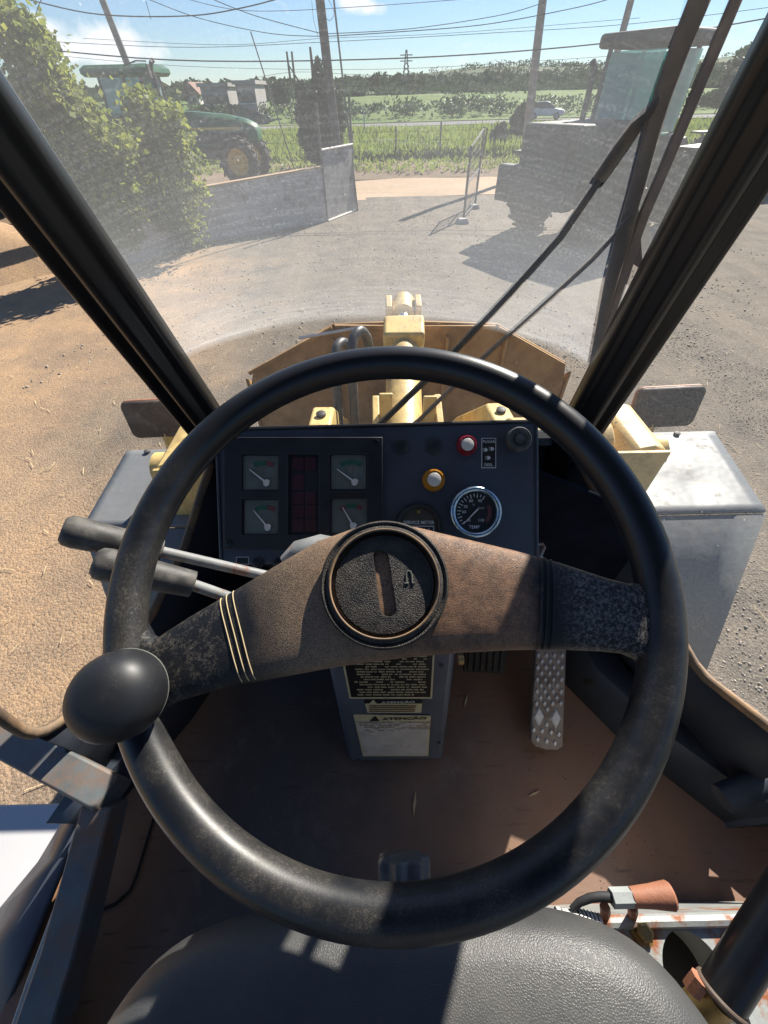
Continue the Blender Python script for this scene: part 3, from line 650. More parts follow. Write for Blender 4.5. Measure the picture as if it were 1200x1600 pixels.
wire([(280, 132), (340, 134), (455, 113), (600, 118), (900, 118)], 90, .03, 'lowest faint cable strung from the distant twin poles')
wire([(228, 2), (232, 16), (236, 30)], 17, .012, 'short loose cable end hanging at the top left')
wire([(55, 32), (59, 12), (66, -3)], 12.6, .010, 'short cable end beside the vine top')
wire([(487, 0), (490, 30), (497, 58)], 18.0, .008, 'slack loop of cable left of the middle pole top')
wire([(512, -3), (522, 20), (515, 32), (506, 24)], 18.0, .008, 'slack loop of cable right of the middle pole top')

# ---- lattice pylon far away
t = thing('lattice_pylon', 'slender steel lattice pylon on the horizon', 'pylon', gp(634, 150))
Yp = 330; b = py(634, 142, Yp); top = py(632, 78, Yp); h = top[2] - b[2]; b[2] = 0; top = np.array([b[0], Yp, 2.75 + h])
for sx, sy in ((-1, -1), (1, -1), (1, 1), (-1, 1)):
    MB().tube([b + (sx * 3.6, sy * 3.6, 0), b + (sx * 1.2, sy * 1.2, top[2] * .55), top + (sx * .25, sy * .25, 0)], .34, 4).build('leg', 'iron', t)
mb = MB()
for k in range(9):
    z0, z1 = top[2] * k / 9, top[2] * (k + 1) / 9; w0 = 3.6 * (1 - k / 9) + .3; w1 = 3.6 * (1 - (k + 1) / 9) + .3
    mb.tube([b + (-w0, -w0, z0), b + (w1, -w1, z1)], .16, 4); mb.tube([b + (w0, -w0, z0), b + (-w1, -w1, z1)], .16, 4)
mb.build('bracing', 'iron', t)
for k in (.78, .9): MB().tube([b + (-3.4, 0, top[2] * k), b + (3.4, 0, top[2] * k)], .2, 4).build('crossarm', 'iron', t)

# ---- vines
def stems(paths, parent, r=.03):
    for p in paths: MB().tube(p, [r * 1.3] + [r] * (len(p) - 2) + [r * .4], 6).build('stem', 'bark', parent)
def vp(x, y, Y): return py(x, y, Y)
t = thing('climbing_vine', 'tall leafy vine climbing a pole above the wall', 'vine', gp(130, 420))
cl = []
for x, y, rx, rz, n in ((16, 34, .16, .12, 200), (44, 38, .16, .14, 260), (58, 60, .13, .16, 260), (22, 66, .24, .18, 380), (48, 88, .3, .22, 650), (68, 100, .14, .14, 260), (55, 125, .36, .25, 800), (92, 142, .2, .15, 380), (35, 160, .45, .3, 900), (92, 165, .42, .26, 950), (135, 182, .24, .16, 420),
                        (65, 205, .5, .32, 1100), (125, 205, .45, .3, 1100), (172, 208, .2, .18, 380), (100, 250, .55, .36, 1400), (165, 245, .42, .32, 1100), (198, 232, .2, .2, 380), (125, 305, .5, .4, 1300), (180, 300, .42, .36, 1100), (158, 355, .42, .34, 1000), (195, 365, .32, .26, 700), (205, 325, .22, .24, 420)):
    cl.append((vp(x, y, 10.6 + .3 * math.sin(x)), (rx, .42, rz), n))
leaf_mesh('foliage', tufts(cl), .12, 'vine', t, asp=.75)
stems([[gp(150, 415), vp(135, 330, 10.7), vp(95, 230, 10.7), vp(50, 120, 10.8), vp(28, 40, 10.9)], [gp(185, 408), vp(185, 320, 10.6), vp(170, 220, 10.6)], [gp(120, 420), vp(100, 300, 10.6), vp(75, 190, 10.6)]], t)
t = thing('trailing_vine', 'bushy vine spilling over the wall in front of the tractor', 'vine', gp(280, 392))
cl = []
for x, y, rx, rz, n in ((216, 150, .12, .16, 220), (236, 166, .18, .15, 320), (222, 182, .3, .24, 620), (262, 184, .22, .2, 420), (282, 214, .2, .2, 380), (242, 216, .36, .28, 850), (268, 252, .36, .28, 850), (225, 250, .3, .26, 620), (296, 268, .2, .22, 360), (306, 296, .16, .18, 260), (272, 302, .34, .28, 800), (240, 290, .3, .26, 620), (290, 340, .2, .24, 480), (297, 372, .12, .16, 240), (258, 335, .2, .2, 340)):
    cl.append((vp(x, y, 12.0 + .25 * math.sin(x)), (rx, .4, rz), n))
leaf_mesh('foliage', tufts(cl), .12, 'vine', t, asp=.75)
stems([[gp(290, 390), vp(285, 340, 12.1), vp(262, 270, 12.2), vp(235, 190, 12.3)], [gp(270, 395), vp(262, 330, 12.1), vp(220, 240, 12.2)]], t)

# ---- cypress and single far trees
def tree(base, h, clumps, mat, size, label, name='tree', trunk=.18, group=None):
    t = thing(name, label, 'tree', base, group)
    leaf_mesh('crown', crown(clumps), size, mat, t)
    MB().tube([base, base + (0.05, 0, h * .4), base + (0, 0, h * .8)], [trunk, trunk * .7, trunk * .25], 8).build('trunk', 'bark', t)
    for k, (dx, dz, f) in enumerate(((.22, .62, .35), (-.2, .7, .42), (.12, .8, .5))):
        MB().tube([base + (0, 0, h * f), base + (dx * h, .1 * h * (k - 1), h * dz)], [trunk * .45, trunk * .12], 6).build('limb', 'bark', t)
    return t
Yc = 26.0
cl = []
for x, y, rx, rz, n in ((497, 108, .10, .38, 260), (498, 125, .22, .45, 600), (500, 145, .34, .5, 1100), (502, 170, .62, .55, 1700), (505, 195, .72, .55, 1900), (505, 220, .72, .5, 1800), (500, 240, .55, .4, 1200), (472, 150, .18, .5, 500), (475, 180, .3, .5, 700), (525, 160, .26, .5, 600), (528, 190, .3, .5, 600), (478, 215, .3, .45, 500)):
    cl.append((py(x, y, Yc), (rx * 1.35, .6, rz), int(n * 1.5)))
b = py(503, 262, Yc); b[2] = .1
tree(b, 5.0, cl, 'cypress', .16, 'dark pointed cypress standing behind the gate', 'cypress_tree')
def far_tree(x, ytop, ybot, wpx, Y, label, mat='tree', n=2400, size=.42):
    T, B = py(x, ytop, Y), py(x, ybot, Y); h = T[2] - B[2]; wd = wpx / (FPX * 1.44 / Y) * .5
    B = np.array([B[0], Y, max(0.1, B[2] - h * .4)]); h = T[2] - B[2]; cl = []
    for k in range(9):
        a_ = k * 2.4; q = .62 * (1 - abs(k / 8 - .45)); cl.append((B + np.array([math.cos(a_) * wd * q, math.sin(a_) * wd * q, h * (.42 + .52 * k / 8)]), (wd * (.55 - .02 * k), wd * .5, h * .15), n // 9))
    tree(B, h, cl, mat, size, label, trunk=h * .03, group='single trees before the far woodland')
far_tree(440, 128, 165, 34, 75, 'round-crowned tree left of the cypress, by the twin poles')
far_tree(415, 146, 165, 22, 90, 'small round tree right of the grey houses', n=900)
far_tree(589, 120, 150, 11, 190, 'narrow tall dark tree left of the steel pylon', n=900, size=.9)
far_tree(604, 137, 152, 14, 190, 'squat tree just right of the narrow tall tree', n=900, size=.9)
far_tree(661, 128, 148, 8, 260, 'slim poplar right of the steel pylon', n=700, size=1.0)
far_tree(560, 138, 160, 26, 120, 'broad tree right of the gate mast', n=1200, size=.6)
far_tree(776, 196, 240, 30, 31, 'leafy green bush between the wire gate and the dark loader', n=2600, size=.24)
far_tree(806, 166, 225, 30, 34, 'dark bushy tree behind the dark loader front', n=3000, size=.24)
far_tree(1120, 140, 168, 60, 40, 'rounded green tree at the right edge behind the yellow machine', n=2600, size=.3)
far_tree(1170, 60, 150, 110, 30, 'big dusty tree top right behind the pillar', n=5200, size=.28)

# ---- houses
def house(x0, x1, ytop, ybot, Y, label, roofmat, wallmat, wins, flat_roof):
    A, B = py(x0, ytop, Y), py(x1, ybot, Y); z1 = A[2]; xa, xb = A[0], B[0]; dp = 7.0
    t = thing('house', label, 'house', ((xa + xb) / 2, Y, 0), 'houses across the road')
    MB().box(W0, xa, xb, Y, Y + dp, 0, z1).build('wall', wallmat, t)
    if flat_roof: MB().box(W0, xa - .3, xb + .3, Y - .4, Y + dp + .3, z1 + .003, z1 + .35).build('roof', roofmat, t)
    else:
        m_ = (xa + xb) / 2
        MB().prism([(xa - .4, Y - .4, z1 + .003), (xb + .4, Y - .4, z1 + .003), (m_, Y - .4, z1 + 1.3)], (0, dp + .8, 0)).build('roof', roofmat, t)
    for k in range(wins):
        cx = xa + (xb - xa) * (k + .6) / (wins + .2)
        o = MB().box(W0, cx - .5, cx + .5, Y - .06, Y - .003, z1 * .55, z1 * .8).build('window', 'window_dark', t)
        w_ = MB().box(W0, cx - .6, cx + .6, Y - .14, Y - .062, z1 * .55 - .12, z1 * .55 - .01).build('sill', 'house_white', t)
    return t
house(312, 362, 136, 175, 78, 'grey flat-roofed house left of the pair across the road', 'plaster', 'plaster', 3, True)
house(367, 404, 132, 175, 74, 'taller grey house right of the pair across the road', 'plaster', 'plaster', 2, True)
house(290, 316, 148, 175, 86, 'low house with a tiled roof behind the tractor hood', 'roof_tile', 'house_white', 1, False)
house(408, 428, 163, 172, 96, 'small white shed right of the grey houses', 'house_white', 'house_white', 1, False)
for i, (x, y) in enumerate(((596, 150), (612, 152), (652, 153), (683, 148), (721, 150), (668, 155))):
    house(x - 4, x + 5, y, y + 4, 235, ['white cottage under the narrow tall tree', 'white cottage left of the pylon foot', 'white cottage right of the pylon foot', 'white cottage below the slim poplar, farther right', 'rightmost white cottage in the far woodland', 'lowest white cottage in the far woodland'][i], 'roof_tile', 'house_white', 1, False)

# ---- wheels shared by the vehicles
def wheel(fr, R, wd, parent, rim='rim_yellow', lugs=0, rr=.58):
    """fr.n is the axle direction"""
    o = MB().lathe(fr, [(R * rr, -wd * .42), (R * .82, -wd * .5), (R * .95, -wd * .44), (R, -wd * .25), (R, wd * .25), (R * .95, wd * .44), (R * .82, wd * .5), (R * rr, wd * .42), (R * rr, -wd * .42)], 28, cap=False).build('tyre', 'tyre', parent)
    if lugs:
        mb = MB()
        for k in range(lugs):
            a0 = 2 * math.pi * k / lugs
            for s in (-1, 1):
                a1 = a0 + (0 if s > 0 else math.pi / lugs)
                f2 = Fr(fr.p(math.cos(a1) * R, math.sin(a1) * R, 0), fr.n * s + (fr.x * -math.sin(a1) + fr.y * math.cos(a1)) * .55, fr.x * math.cos(a1) + fr.y * math.sin(a1))
                mb.box(f2, 0, wd * .52, -R * .02, R * .06, -R * .04, R * .04)
        q = mb.build('tread', 'tyre', o, smooth=0); q['kind'] = 'stuff'
    MB().lathe(fr, [(R * .10, -wd * .08), (R * .16, wd * .12), (R * .30, wd * .10), (R * .40, -wd * .05), (R * rr * .93, wd * .05), (R * rr * 1.02, wd * .40), (R * rr * 1.02, -wd * .40), (R * .2, -wd * .3)], 24).build('rim', rim, parent)
    return o

def tractor(fr, paint, rim, label, pname):
    t = thing('tractor', label, 'tractor', fr.o, 'parked tractors')
    def F(a, b, c, ex=None, ey=None): return Fr(fr.p(a, b, c), fr.x if ex is None else ex, fr.y if ey is None else ey)
    # hood: lofted nose
    rings = []
    for a, w_, z0, z1 in ((-.7, .48, 1.05, 1.98), (.4, .47, 1.05, 1.95), (1.5, .44, 1.05, 1.86), (2.2, .40, 1.08, 1.74), (2.5, .34, 1.12, 1.62), (2.58, .27, 1.2, 1.5)):
        rings.append([fr.p(a, w_ * q, z0 + (z1 - z0) * k) for q, k in ((-1, 0), (-1, .55), (-.86, .86), (-.5, 1), (.5, 1), (.86, .86), (1, .55), (1, 0))])
    h = MB().loft(rings).build('hood', paint, t, bevel=.02)
    MB().box(fr, -.4, 2.2, -.487, -.45, 1.15, 1.42).build('grille', 'dark_iron', h); MB().box(fr, -.4, 2.2, .45, .487, 1.15, 1.42).build('grille', 'dark_iron', h)
    for b_ in (-.492, .478): MB().box(fr, -.5, 2.05, b_, b_ + .014, 1.50, 1.56).build('hood_stripe', rim, h)
    MB().box(fr, -2.2, 2.0, -.3, .3, .7, 1.06).build('chassis', 'dark_iron', t, bevel=.03)
    # cab
    MB().box(fr, -2.4, -.75, -.75, .75, 1.0, 1.55).build('cab_base', paint, t, bevel=.05)
    for a, b in ((-2.35, -.72), (-2.35, .72), (-.75, -.72), (-.75, .72), (-1.5, -.74), (-1.5, .74)):
        MB().tube([fr.p(a, b, 1.5), fr.p(a + (-.12 if a > -1 else .1), b * .97, 2.82)], .055, 8).build('cab_pillar', 'dark_iron', t)
    for b in (-.72, .72): MB().box(fr, -2.3, -.82, b - .008, b + .008, 1.56, 2.78).build('cab_window', 'tractor_glass', t)
    MB().box(fr, -.86, -.845, -.66, .66, 1.95, 2.78).build('cab_window', 'tractor_glass', t); MB().box(fr, -2.33, -2.315, -.66, .66, 1.56, 2.78).build('cab_window', 'tractor_glass', t)
    r_ = []
    for z, s in ((2.80, .93), (2.88, 1.0), (2.98, .99), (3.06, .88)):
        r_.append([fr.p(-1.6 + 1.2 * s * a, .92 * s * b, z) for a, b in ((-1, -.8), (-.85, -1), (.85, -1), (1, -.8), (1, .8), (.85, 1), (-.85, 1), (-1, .8))])
    MB().loft(r_).build('roof', paint, t)
    MB().box(fr, -1.9, -1.1, -.45, .45, 1.3, 1.75).build('seat', 'dark_iron', t, bevel=.06)
    # exhaust with curved tip, mirror arm
    e = [(-.42, -.66, 1.3), (-.42, -.66, 2.75), (-.42, -.66, 2.95), (-.36, -.66, 3.08), (-.24, -.66, 3.15)]
    MB().tube([fr.p(*q) for q in e], [.075, .075, .06, .06, .055], 10).build('exhaust_stack', 'dark_iron', t)
    MB().tube([fr.p(-1.2, -.85, 3.02), fr.p(-.7, -.95, 3.12), fr.p(-.35, -1.0, 3.1)], .018, 6).build('mirror_arm', 'dark_iron', t)
    MB().box(fr, -.36, -.31, -1.12, -.92, 2.72, 3.05).build('mirror', 'dark_iron', t, bevel=.015)
    for s in (-1, 1):
        wheel(Fr(fr.p(1.9, .82 * s, .66), fr.x, np.array([0, 0, 1.0]), fr.y * s), .66, .44, t, rim, 16)
        wheel(Fr(fr.p(-1.6, .95 * s, .92), fr.x, np.array([0, 0, 1.0]), fr.y * s), .92, .55, t, rim, 18)
        MB().loft([[fr.p(-1.6 + math.cos(a) * rr_, s * q, .92 + math.sin(a) * rr_) for a in np.linspace(.3, 2.6, 12)] + [fr.p(-1.6 + math.cos(a) * (rr_ - .05), s * q, .92 + math.sin(a) * (rr_ - .05)) for a in np.linspace(2.6, .3, 12)] for q, rr_ in ((.70, 1.06), (1.22, 1.06))]).build('fender', paint, t)
    return t
tractor(rotz((-6.75, 20.0, .42), -4), 'tractor_green', 'rim_yellow', 'green tractor with yellow wheel rims parked behind the concrete wall', 'g')
tractor(rotz((-10.2, 14.6, .30), -8), 'tractor_blue', 'dark_iron', 'blue tractor mostly hidden behind the tall vine at the left edge', 'b')

def car(fr, paint, label):
    t = thing('parked_car', label, 'car', fr.o)
    prof = [(-2.1, .35), (-2.12, .8), (-1.95, 1.0), (-1.7, 1.02), (1.0, .98), (1.9, .85), (2.1, .65), (2.12, .35)]
    MB().prism([fr.p(a, -.85, c) for a, c in prof], fr.y * 1.7).build('body', paint, t, bevel=.08, seg=3)
    cabp = [(-1.85, 1.0), (-1.45, 1.45), (-.2, 1.52), (.3, 1.42), (1.0, .98)]
    g_ = MB().prism([fr.p(a, -.72, c) for a, c in cabp], fr.y * 1.44).build('cabin_glass', 'car_glass', t, bevel=.05)
    MB().prism([fr.p(a, -.66, c) for a, c in ((-1.45, 1.45), (-1.4, 1.49), (-.2, 1.56), (.3, 1.46), (.32, 1.42))], fr.y * 1.32).build('roof', paint, t, bevel=.03)
    for a in (-1.3, 1.3):
        for s in (-1, 1): wheel(Fr(fr.p(a, .78 * s, .33), fr.x, np.array([0, 0, 1.0]), fr.y * s), .33, .2, t, 'silver')
    for s in (-1, 1):
        MB().box(fr, 2.03, 2.14, s * .62 - .16, s * .62 + .16, .64, .76).build('headlight', 'lens', t, bevel=.02)
        MB().box(fr, -2.16, -2.04, s * .68 - .1, s * .68 + .1, .75, .95).build('tail_light', 'red_ring', t, bevel=.02)
    return t
car(rotz((20.3, 66.5, .12), -20), 'silver', 'silver car parked beyond the dark loader hood')
g0 = gp(398, 197); car(rotz((g0[0], g0[1], .1), 10), 'car_dark', 'dark car on the road right of the tractor nose')

def loader(fr, label, name, paint='yellow', s=1.0, bmat='bucket_rust'):
    t = thing(name, label, 'loader', fr.o)
    q = lambda a, b, c: fr.p(a * s, b * s, c * s)
    def bx(n_, m_, a0, a1, b0, b1, c0, c1, bev=.03, par=t): return MB().box(fr, a0 * s, a1 * s, b0 * s, b1 * s, c0 * s, c1 * s).build(n_, m_, par, bevel=bev)
    h = bx('engine_hood', paint, -3.0, -.9, -.75, .75, .9, 2.0, .08); bx('grille', 'dark_iron', -3.03, -2.99, -.5, .5, 1.1, 1.8, 0, h)
    bx('rear_frame', paint, -2.9, .2, -.5, .5, .6, .92); bx('front_frame', paint, .25, 1.6, -.42, .42, .5, 1.35)
    bx('counterweight', 'dark_iron', -3.35, -3.03, -1.0, 1.0, .7, 1.35, .06)
    bx('cab_base', paint, -.9, .45, -.72, .72, 1.1, 1.75, .05)
    for a, b in ((-.85, -.68), (-.85, .68), (.42, -.6), (.42, .6)): MB().tube([q(a, b, 1.7), q(a + (-.12 if a > 0 else .05), b, 3.05)], .055, 8).build('cab_pillar', 'dark_iron', t)
    for b in (-.68, .68): bx('cab_window', 'tractor_glass', -.8, .32, b - .008, b + .008, 1.78, 3.0, 0)
    bx('cab_window', 'tractor_glass', .36, .375, -.56, .56, 1.78, 3.0, 0); bx('cab_window', 'tractor_glass', -.86, -.845, -.6, .6, 1.78, 3.0, 0)
    bx('roof', paint, -1.05, .6, -.85, .85, 3.04, 3.26, .07)
    MB().tube([q(-1.5, .45, 2.0), q(-1.5, .45, 2.75), q(-1.62, .45, 2.85)], .07, 8).build('exhaust_stack', 'dark_iron', t)
    for b in (-.55, .55):
        MB().prism([q(a, b - .05, c) for a, c in ((.7, 1.55), (1.2, 1.65), (2.6, .75), (2.7, .35), (2.3, .55), (.75, 1.3))], fr.y * .1 * s).build('boom_arm', paint, t, bevel=.015)
        MB().tube([q(.9, b * .7, .9), q(1.9, b * .7, 1.0)], .07, 10).build('lift_cylinder', paint, t)
    MB().tube([q(.9, 0, 1.5), q(2.0, 0, 1.5)], .09, 10).build('tilt_cylinder', paint, t)
    prof = [(2.55, 1.15), (2.65, .45), (2.9, .12), (3.75, .05), (3.75, .10), (2.95, .2), (2.74, .5), (2.66, 1.15)]
    b_ = MB().prism([q(a, -1.3, c) for a, c in prof], fr.y * 2.6 * s).build('bucket', bmat, t)
    for y_ in (-1.32, 1.28): MB().prism([q(a, y_, c) for a, c in ((2.55, 1.15), (2.65, .45), (2.9, .1), (3.75, .04), (3.5, .5))], fr.y * .04 * s).build('side_plate', bmat, b_)
    for k in range(7): MB().box(fr, 3.74 * s, 3.95 * s, (-1.2 + .4 * k - .05) * s, (-1.2 + .4 * k + .05) * s, .04 * s, .1 * s).build('tooth', 'iron', b_)
    for a in (-1.9, 1.3):
        for sgn in (-1, 1):
            wheel(Fr(q(a, .98 * sgn, .70), fr.x, np.array([0, 0, 1.0]), fr.y * sgn), .70 * s, .5 * s, t, paint, 16, .5)
            bx('fender', 'dark_iron', a - .75, a + .75, min(sgn * .75, sgn * 1.25), max(sgn * .75, sgn * 1.25), 1.46, 1.52, .02)
    for sgn in (-1, 1): bx('work_light', 'lens', .5, .62, sgn * .7 - .09, sgn * .7 + .09, 1.6, 1.78, .02)
    return t
loader(rotz((6.7, 14.0, 0), 33), 'dark wheel loader parked at an angle, tail to the left, beyond the wiper', 'parked_loader', 'machine_dark', 1.1, 'machine_dark')
loader(rotz((14.5, 20.5, 0), 200), 'yellow wheel loader half hidden by the wiper and right pillar', 'distant_loader')

# ================================================================== OUR MACHINE, OUTSIDE THE CAB
XC = .13
# ---- fenders
def fender(pts_top, pts_low, inner, label):
    """outer near / outer far top corners, outer low rear corner; inner x"""
    (xn, yn), (xf, yf) = pts_top; (xl, yl, zl) = pts_low; z = -1.0
    t = thing('front_fender', label, 'fender', rel(xn, yn, zl), 'front fenders of the machine')
    th = .02
    def dent(x, y): return -.012 * math.exp(-((x - 1.12) ** 2 + (y - 1.04) ** 2) / .004) - .006 * math.exp(-((x - 1.02) ** 2 + (y - 1.09) ** 2) / .002)
    rows = []
    for k in np.linspace(0, 1, 14):
        xo = xn + (xf - xn) * k; y = yn + (yf - yn) * k
        rows.append([rel(inner + (xo - inner) * j, y, z + dent(inner + (xo - inner) * j, y)) for j in np.linspace(0, 1, 16)])
    MB().sheet(rows).build('top_plate', 'fender_grey', t, smooth=60, solid=.012)
    rows = [[rel(inner + (xn - inner) * j, yn - .004, z - .008) for j in np.linspace(0, 1, 6)], [rel(inner + (xl - inner) * j, yl, zl) for j in np.linspace(0, 1, 6)]]
    MB().sheet(rows).build('rear_plate', 'fender_grey', t, smooth=60, solid=.012)
    bx_, by_ = inner + (xn - inner) * .86, yf - .02
    MB().lathe(Fr(rel(bx_, by_, z + .008), (1, 0, 0), (0, 1, 0)), [(.012, 0), (.012, .008), (.006, .011)], 8).build('bolt', 'iron', t)
    return t
fender(((1.295, .905), (1.385, 1.36)), (1.33, .62, -1.72), .74, 'grey steel fender with dented top, right side of the machine')
fender(((-1.02, .90), (-1.05, 1.32)), (-1.045, .62, -1.72), -.56, 'grey steel fender behind the two levers, left side of the machine')
# ---- boom and towers
t = thing('loader_linkage', 'cream yellow front frame with boom, towers and tilt cylinder ahead of the cab', 'loader boom', rel(XC, 1.3, -2.75))
for s in (-1, 1): wheel(Fr(rel(XC + s * .93, 1.45, -2.05), (0, 1, 0), (0, 0, 1), (s, 0, 0)), .70, .46, t, 'cream', 16, .5)
TS = .86
def rel_t(x, y, z): return CAM + np.array([x, y, z]) * TS
for s in (-1, 1):
    x0, x1 = (XC + .60, XC + .93) if s > 0 else (XC - .965, XC - .60)
    yb = 1.14 if s > 0 else 1.10
    # tower with scooped top: outer plate rises to a lug
    xo, xi = (x1, x0) if s > 0 else (x0, x1)
    prof = [(xi, -1.75), (xi, -1.03), (xi + (xo - xi) * .35, -1.03), (xi + (xo - xi) * .55, -.99), (xi + (xo - xi) * .66, -.93), (xi + (xo - xi) * .85, -.915), (xo, -.93), (xo, -1.75)]
    tw = MB().prism([rel_t(x, yb + .02, z) for x, z in prof], (0, .27, 0)).build('tower', 'cream', t, bevel=.012)
    MB().hexa([rel_t(min(xi, xo), yb, -1.75), rel_t(max(xi, xo), yb, -1.75), rel_t(max(xi, xo), yb + .018, -1.75), rel_t(min(xi, xo), yb + .018, -1.75)],
              [rel_t(min(xi, xo), yb, -.925), rel_t(max(xi, xo) - .0, yb, -.925), rel_t(max(xi, xo), yb + .018, -.925), rel_t(min(xi, xo), yb + .018, -.925)]).build('rear_plate', 'cream', tw, bevel=.004)
    MB().tube([rel_t(xi - s * .22, yb + .17, -1.02), rel_t(xi + (xo - xi) * .5, yb + .17, -1.02)], .105, 24).build('pivot_boss', 'cream', t, bevel=.008)
    # lower ear with rounded tip beside the tower
    MB().prism([rel_t(xo + s * .003, yb + .13 + .065 * math.cos(a), -1.02 + .065 * math.sin(a)) for a in np.linspace(0, 2 * math.pi, 16, endpoint=False)], (s * .05, 0, 0)).build('pin_ear', 'cream', tw)
    xa = XC + s * .40
    MB().prism([rel(xa - .05, y, z) for y, z in ((1.25, -1.12), (1.45, -.98), (1.62, -1.0), (2.2, -1.45), (2.75, -1.98), (2.8, -2.3), (2.6, -2.2), (2.0, -1.75), (1.3, -1.35))], (.10, 0, 0)).build('boom_arm', 'cream', t, bevel=.012)
    MB().lathe(Fr(rel(xa, 1.53, -.985), (1, 0, 0), (0, 1, 0)), [(.022, 0), (.022, .012), (.012, .016)], 10).build('bolt', 'dark_iron', t)
MB().tube([rel(XC - .45, 2.1, -1.6), rel(XC + .45, 2.1, -1.6)], .1, 16).build('cross_tube', 'cream', t)
# tilt cylinder pointing up and forward, square head, rod and clevis
ax0, ax1 = rel(XC - .03, 1.45, -1.24), rel(XC + .01, 2.36, -1.075)
MB().tube([ax0, ax1], .098, 28).build('cylinder_barrel', 'cream', t)
dcy = nrm(ax1 - ax0); fr = Fr(ax1, (1, 0, 0), np.cross(dcy, (1, 0, 0)), dcy)
hd = MB().box(fr, -.122, .122, -.125, .125, -.03, .17).build('cylinder_head', 'cream', t, bevel=.02, seg=3)
MB().tube([ax1 + dcy * .17, ax1 + dcy * .42], .045, 16).build('cylinder_rod', 'chrome', t)
e_ = ax1 + dcy * .40
MB().tube([e_ - dcy * .03, e_ + dcy * .12], .075, 16).build('rod_eye', 'cream', t)
for s in (-1, 1):
    MB().prism([e_ + np.array([s * .095 - .02, dy, dz]) for dy, dz in ((-.06, .06), (.06, .09), (.14, .02), (.2, -.5), (.05, -1.0), (-.12, -.95), (-.05, -.4))], (.04, 0, 0)).build('bellcrank_plate', 'cream', t, bevel=.006)
    MB().prism([rel(XC + s * .16 - .018, y, z) for y, z in ((1.6, -1.15), (1.85, -1.08), (2.05, -1.22), (2.0, -1.75), (1.6, -1.7))], (.036, 0, 0)).build('bracket_plate', 'cream', t, bevel=.006)
MB().box(W0, XC - .142, XC - .075, 1.72, 1.74, CAMH - 1.18, CAMH - 1.0).build('stop_block', 'cream', t, bevel=.006)
MB().box(W0, XC + .075, XC + .142, 1.72, 1.74, CAMH - 1.20, CAMH - 1.02).build('stop_block', 'cream', t, bevel=.006)
# ---- hydraulic hoses arching on the left of the cylinder
for i, (pa, lab) in enumerate((([(531, 690), (527, 610), (524, 570), (526, 545), (534, 535), (543, 540), (550, 556), (556, 580)], 'left hydraulic hose arching beside the tilt cylinder'),
                               ([(556, 690), (551, 600), (549, 560), (552, 530), (562, 517), (572, 525), (577, 545), (582, 580)], 'right hydraulic hose, nearest the tilt cylinder'))):
    P = [py(x, y, 1.75 + .05 * k) for k, (x, y) in enumerate(pa)]
    q = []
    for k in range(len(P) - 1):
        p0, p1, p2, p3 = P[max(k - 1, 0)], P[k], P[k + 1], P[min(k + 2, len(P) - 1)]
        for u_ in (0, .25, .5, .75): q.append(.5 * (2 * p1 + (p2 - p0) * u_ + (2 * p0 - 5 * p1 + 4 * p2 - p3) * u_ ** 2 + (3 * p1 - p0 - 3 * p2 + p3) * u_ ** 3))
    tag(MB().tube(q + [P[-1]], .024, 12).build('hydraulic_hose', 'hose', smooth=80), lab, 'hose', 'hydraulic hoses')

# ---- work lamps seen from behind
for sgn, c, lab in ((1, [(987, 612), (1097, 603), (1090, 660), (988, 668)], 'dusty brown work lamp housing over the right fender'),
                    (-1, [(191, 628), (278, 627), (285, 682), (203, 680)], 'brown work lamp housing over the left fender')):
    Y = 1.60; P = [py(x, y, Y) for x, y in c]; cen = sum(P) / 4
    t = thing('work_lamp', lab, 'lamp', cen - (0, 0, .3), 'work lamps')
    wl, wr = P[0] * .5 + P[3] * .5, P[1] * .5 + P[2] * .5; hw = abs(wr[0] - wl[0]) / 2; hh = abs(P[0][2] - P[3][2]) / 2
    fr = Fr(cen, (1, 0, .03), (0, .18, 1.0), None)
    ring = lambda w_, h_, c_, r_: [fr.p(sx * (w_ - r_) + r_ * math.cos(a), sy * (h_ - r_) + r_ * math.sin(a), c_) for sx, sy, a0 in ((1, 1, 0), (-1, 1, 90), (-1, -1, 180), (1, -1, 270)) for a in np.radians(np.linspace(a0, a0 + 90, 5))]
    MB().loft([ring(hw * .95, hh * .92, .012, .028), ring(hw * .985, hh * .97, .008, .03), ring(hw, hh, .0, .03), ring(hw, hh, -.022, .03), ring(hw * .94, hh * .93, -.032, .03)]).build('housing', 'lamp_back', t)
    MB().loft([ring(hw * 1.015, hh * 1.02, -.006, .032), ring(hw * 1.015, hh * 1.02, -.018, .032)]).build('rim_band', 'rust_grip', t)
    MB().loft([ring(hw * .9, hh * .88, -.034, .03), ring(hw * .82, hh * .8, -.044, .03)]).build('lens', 'lens', t)
    b = fr.p(-.25 * hw * sgn, -hh, -.02)
    MB().tube([b + (0, 0, .02), b + (.01 * sgn, -.02, -.10), b + (-.04 * sgn, -.12, -.22)], [.03, .022, .03], 8).build('bracket', 'cream', t)

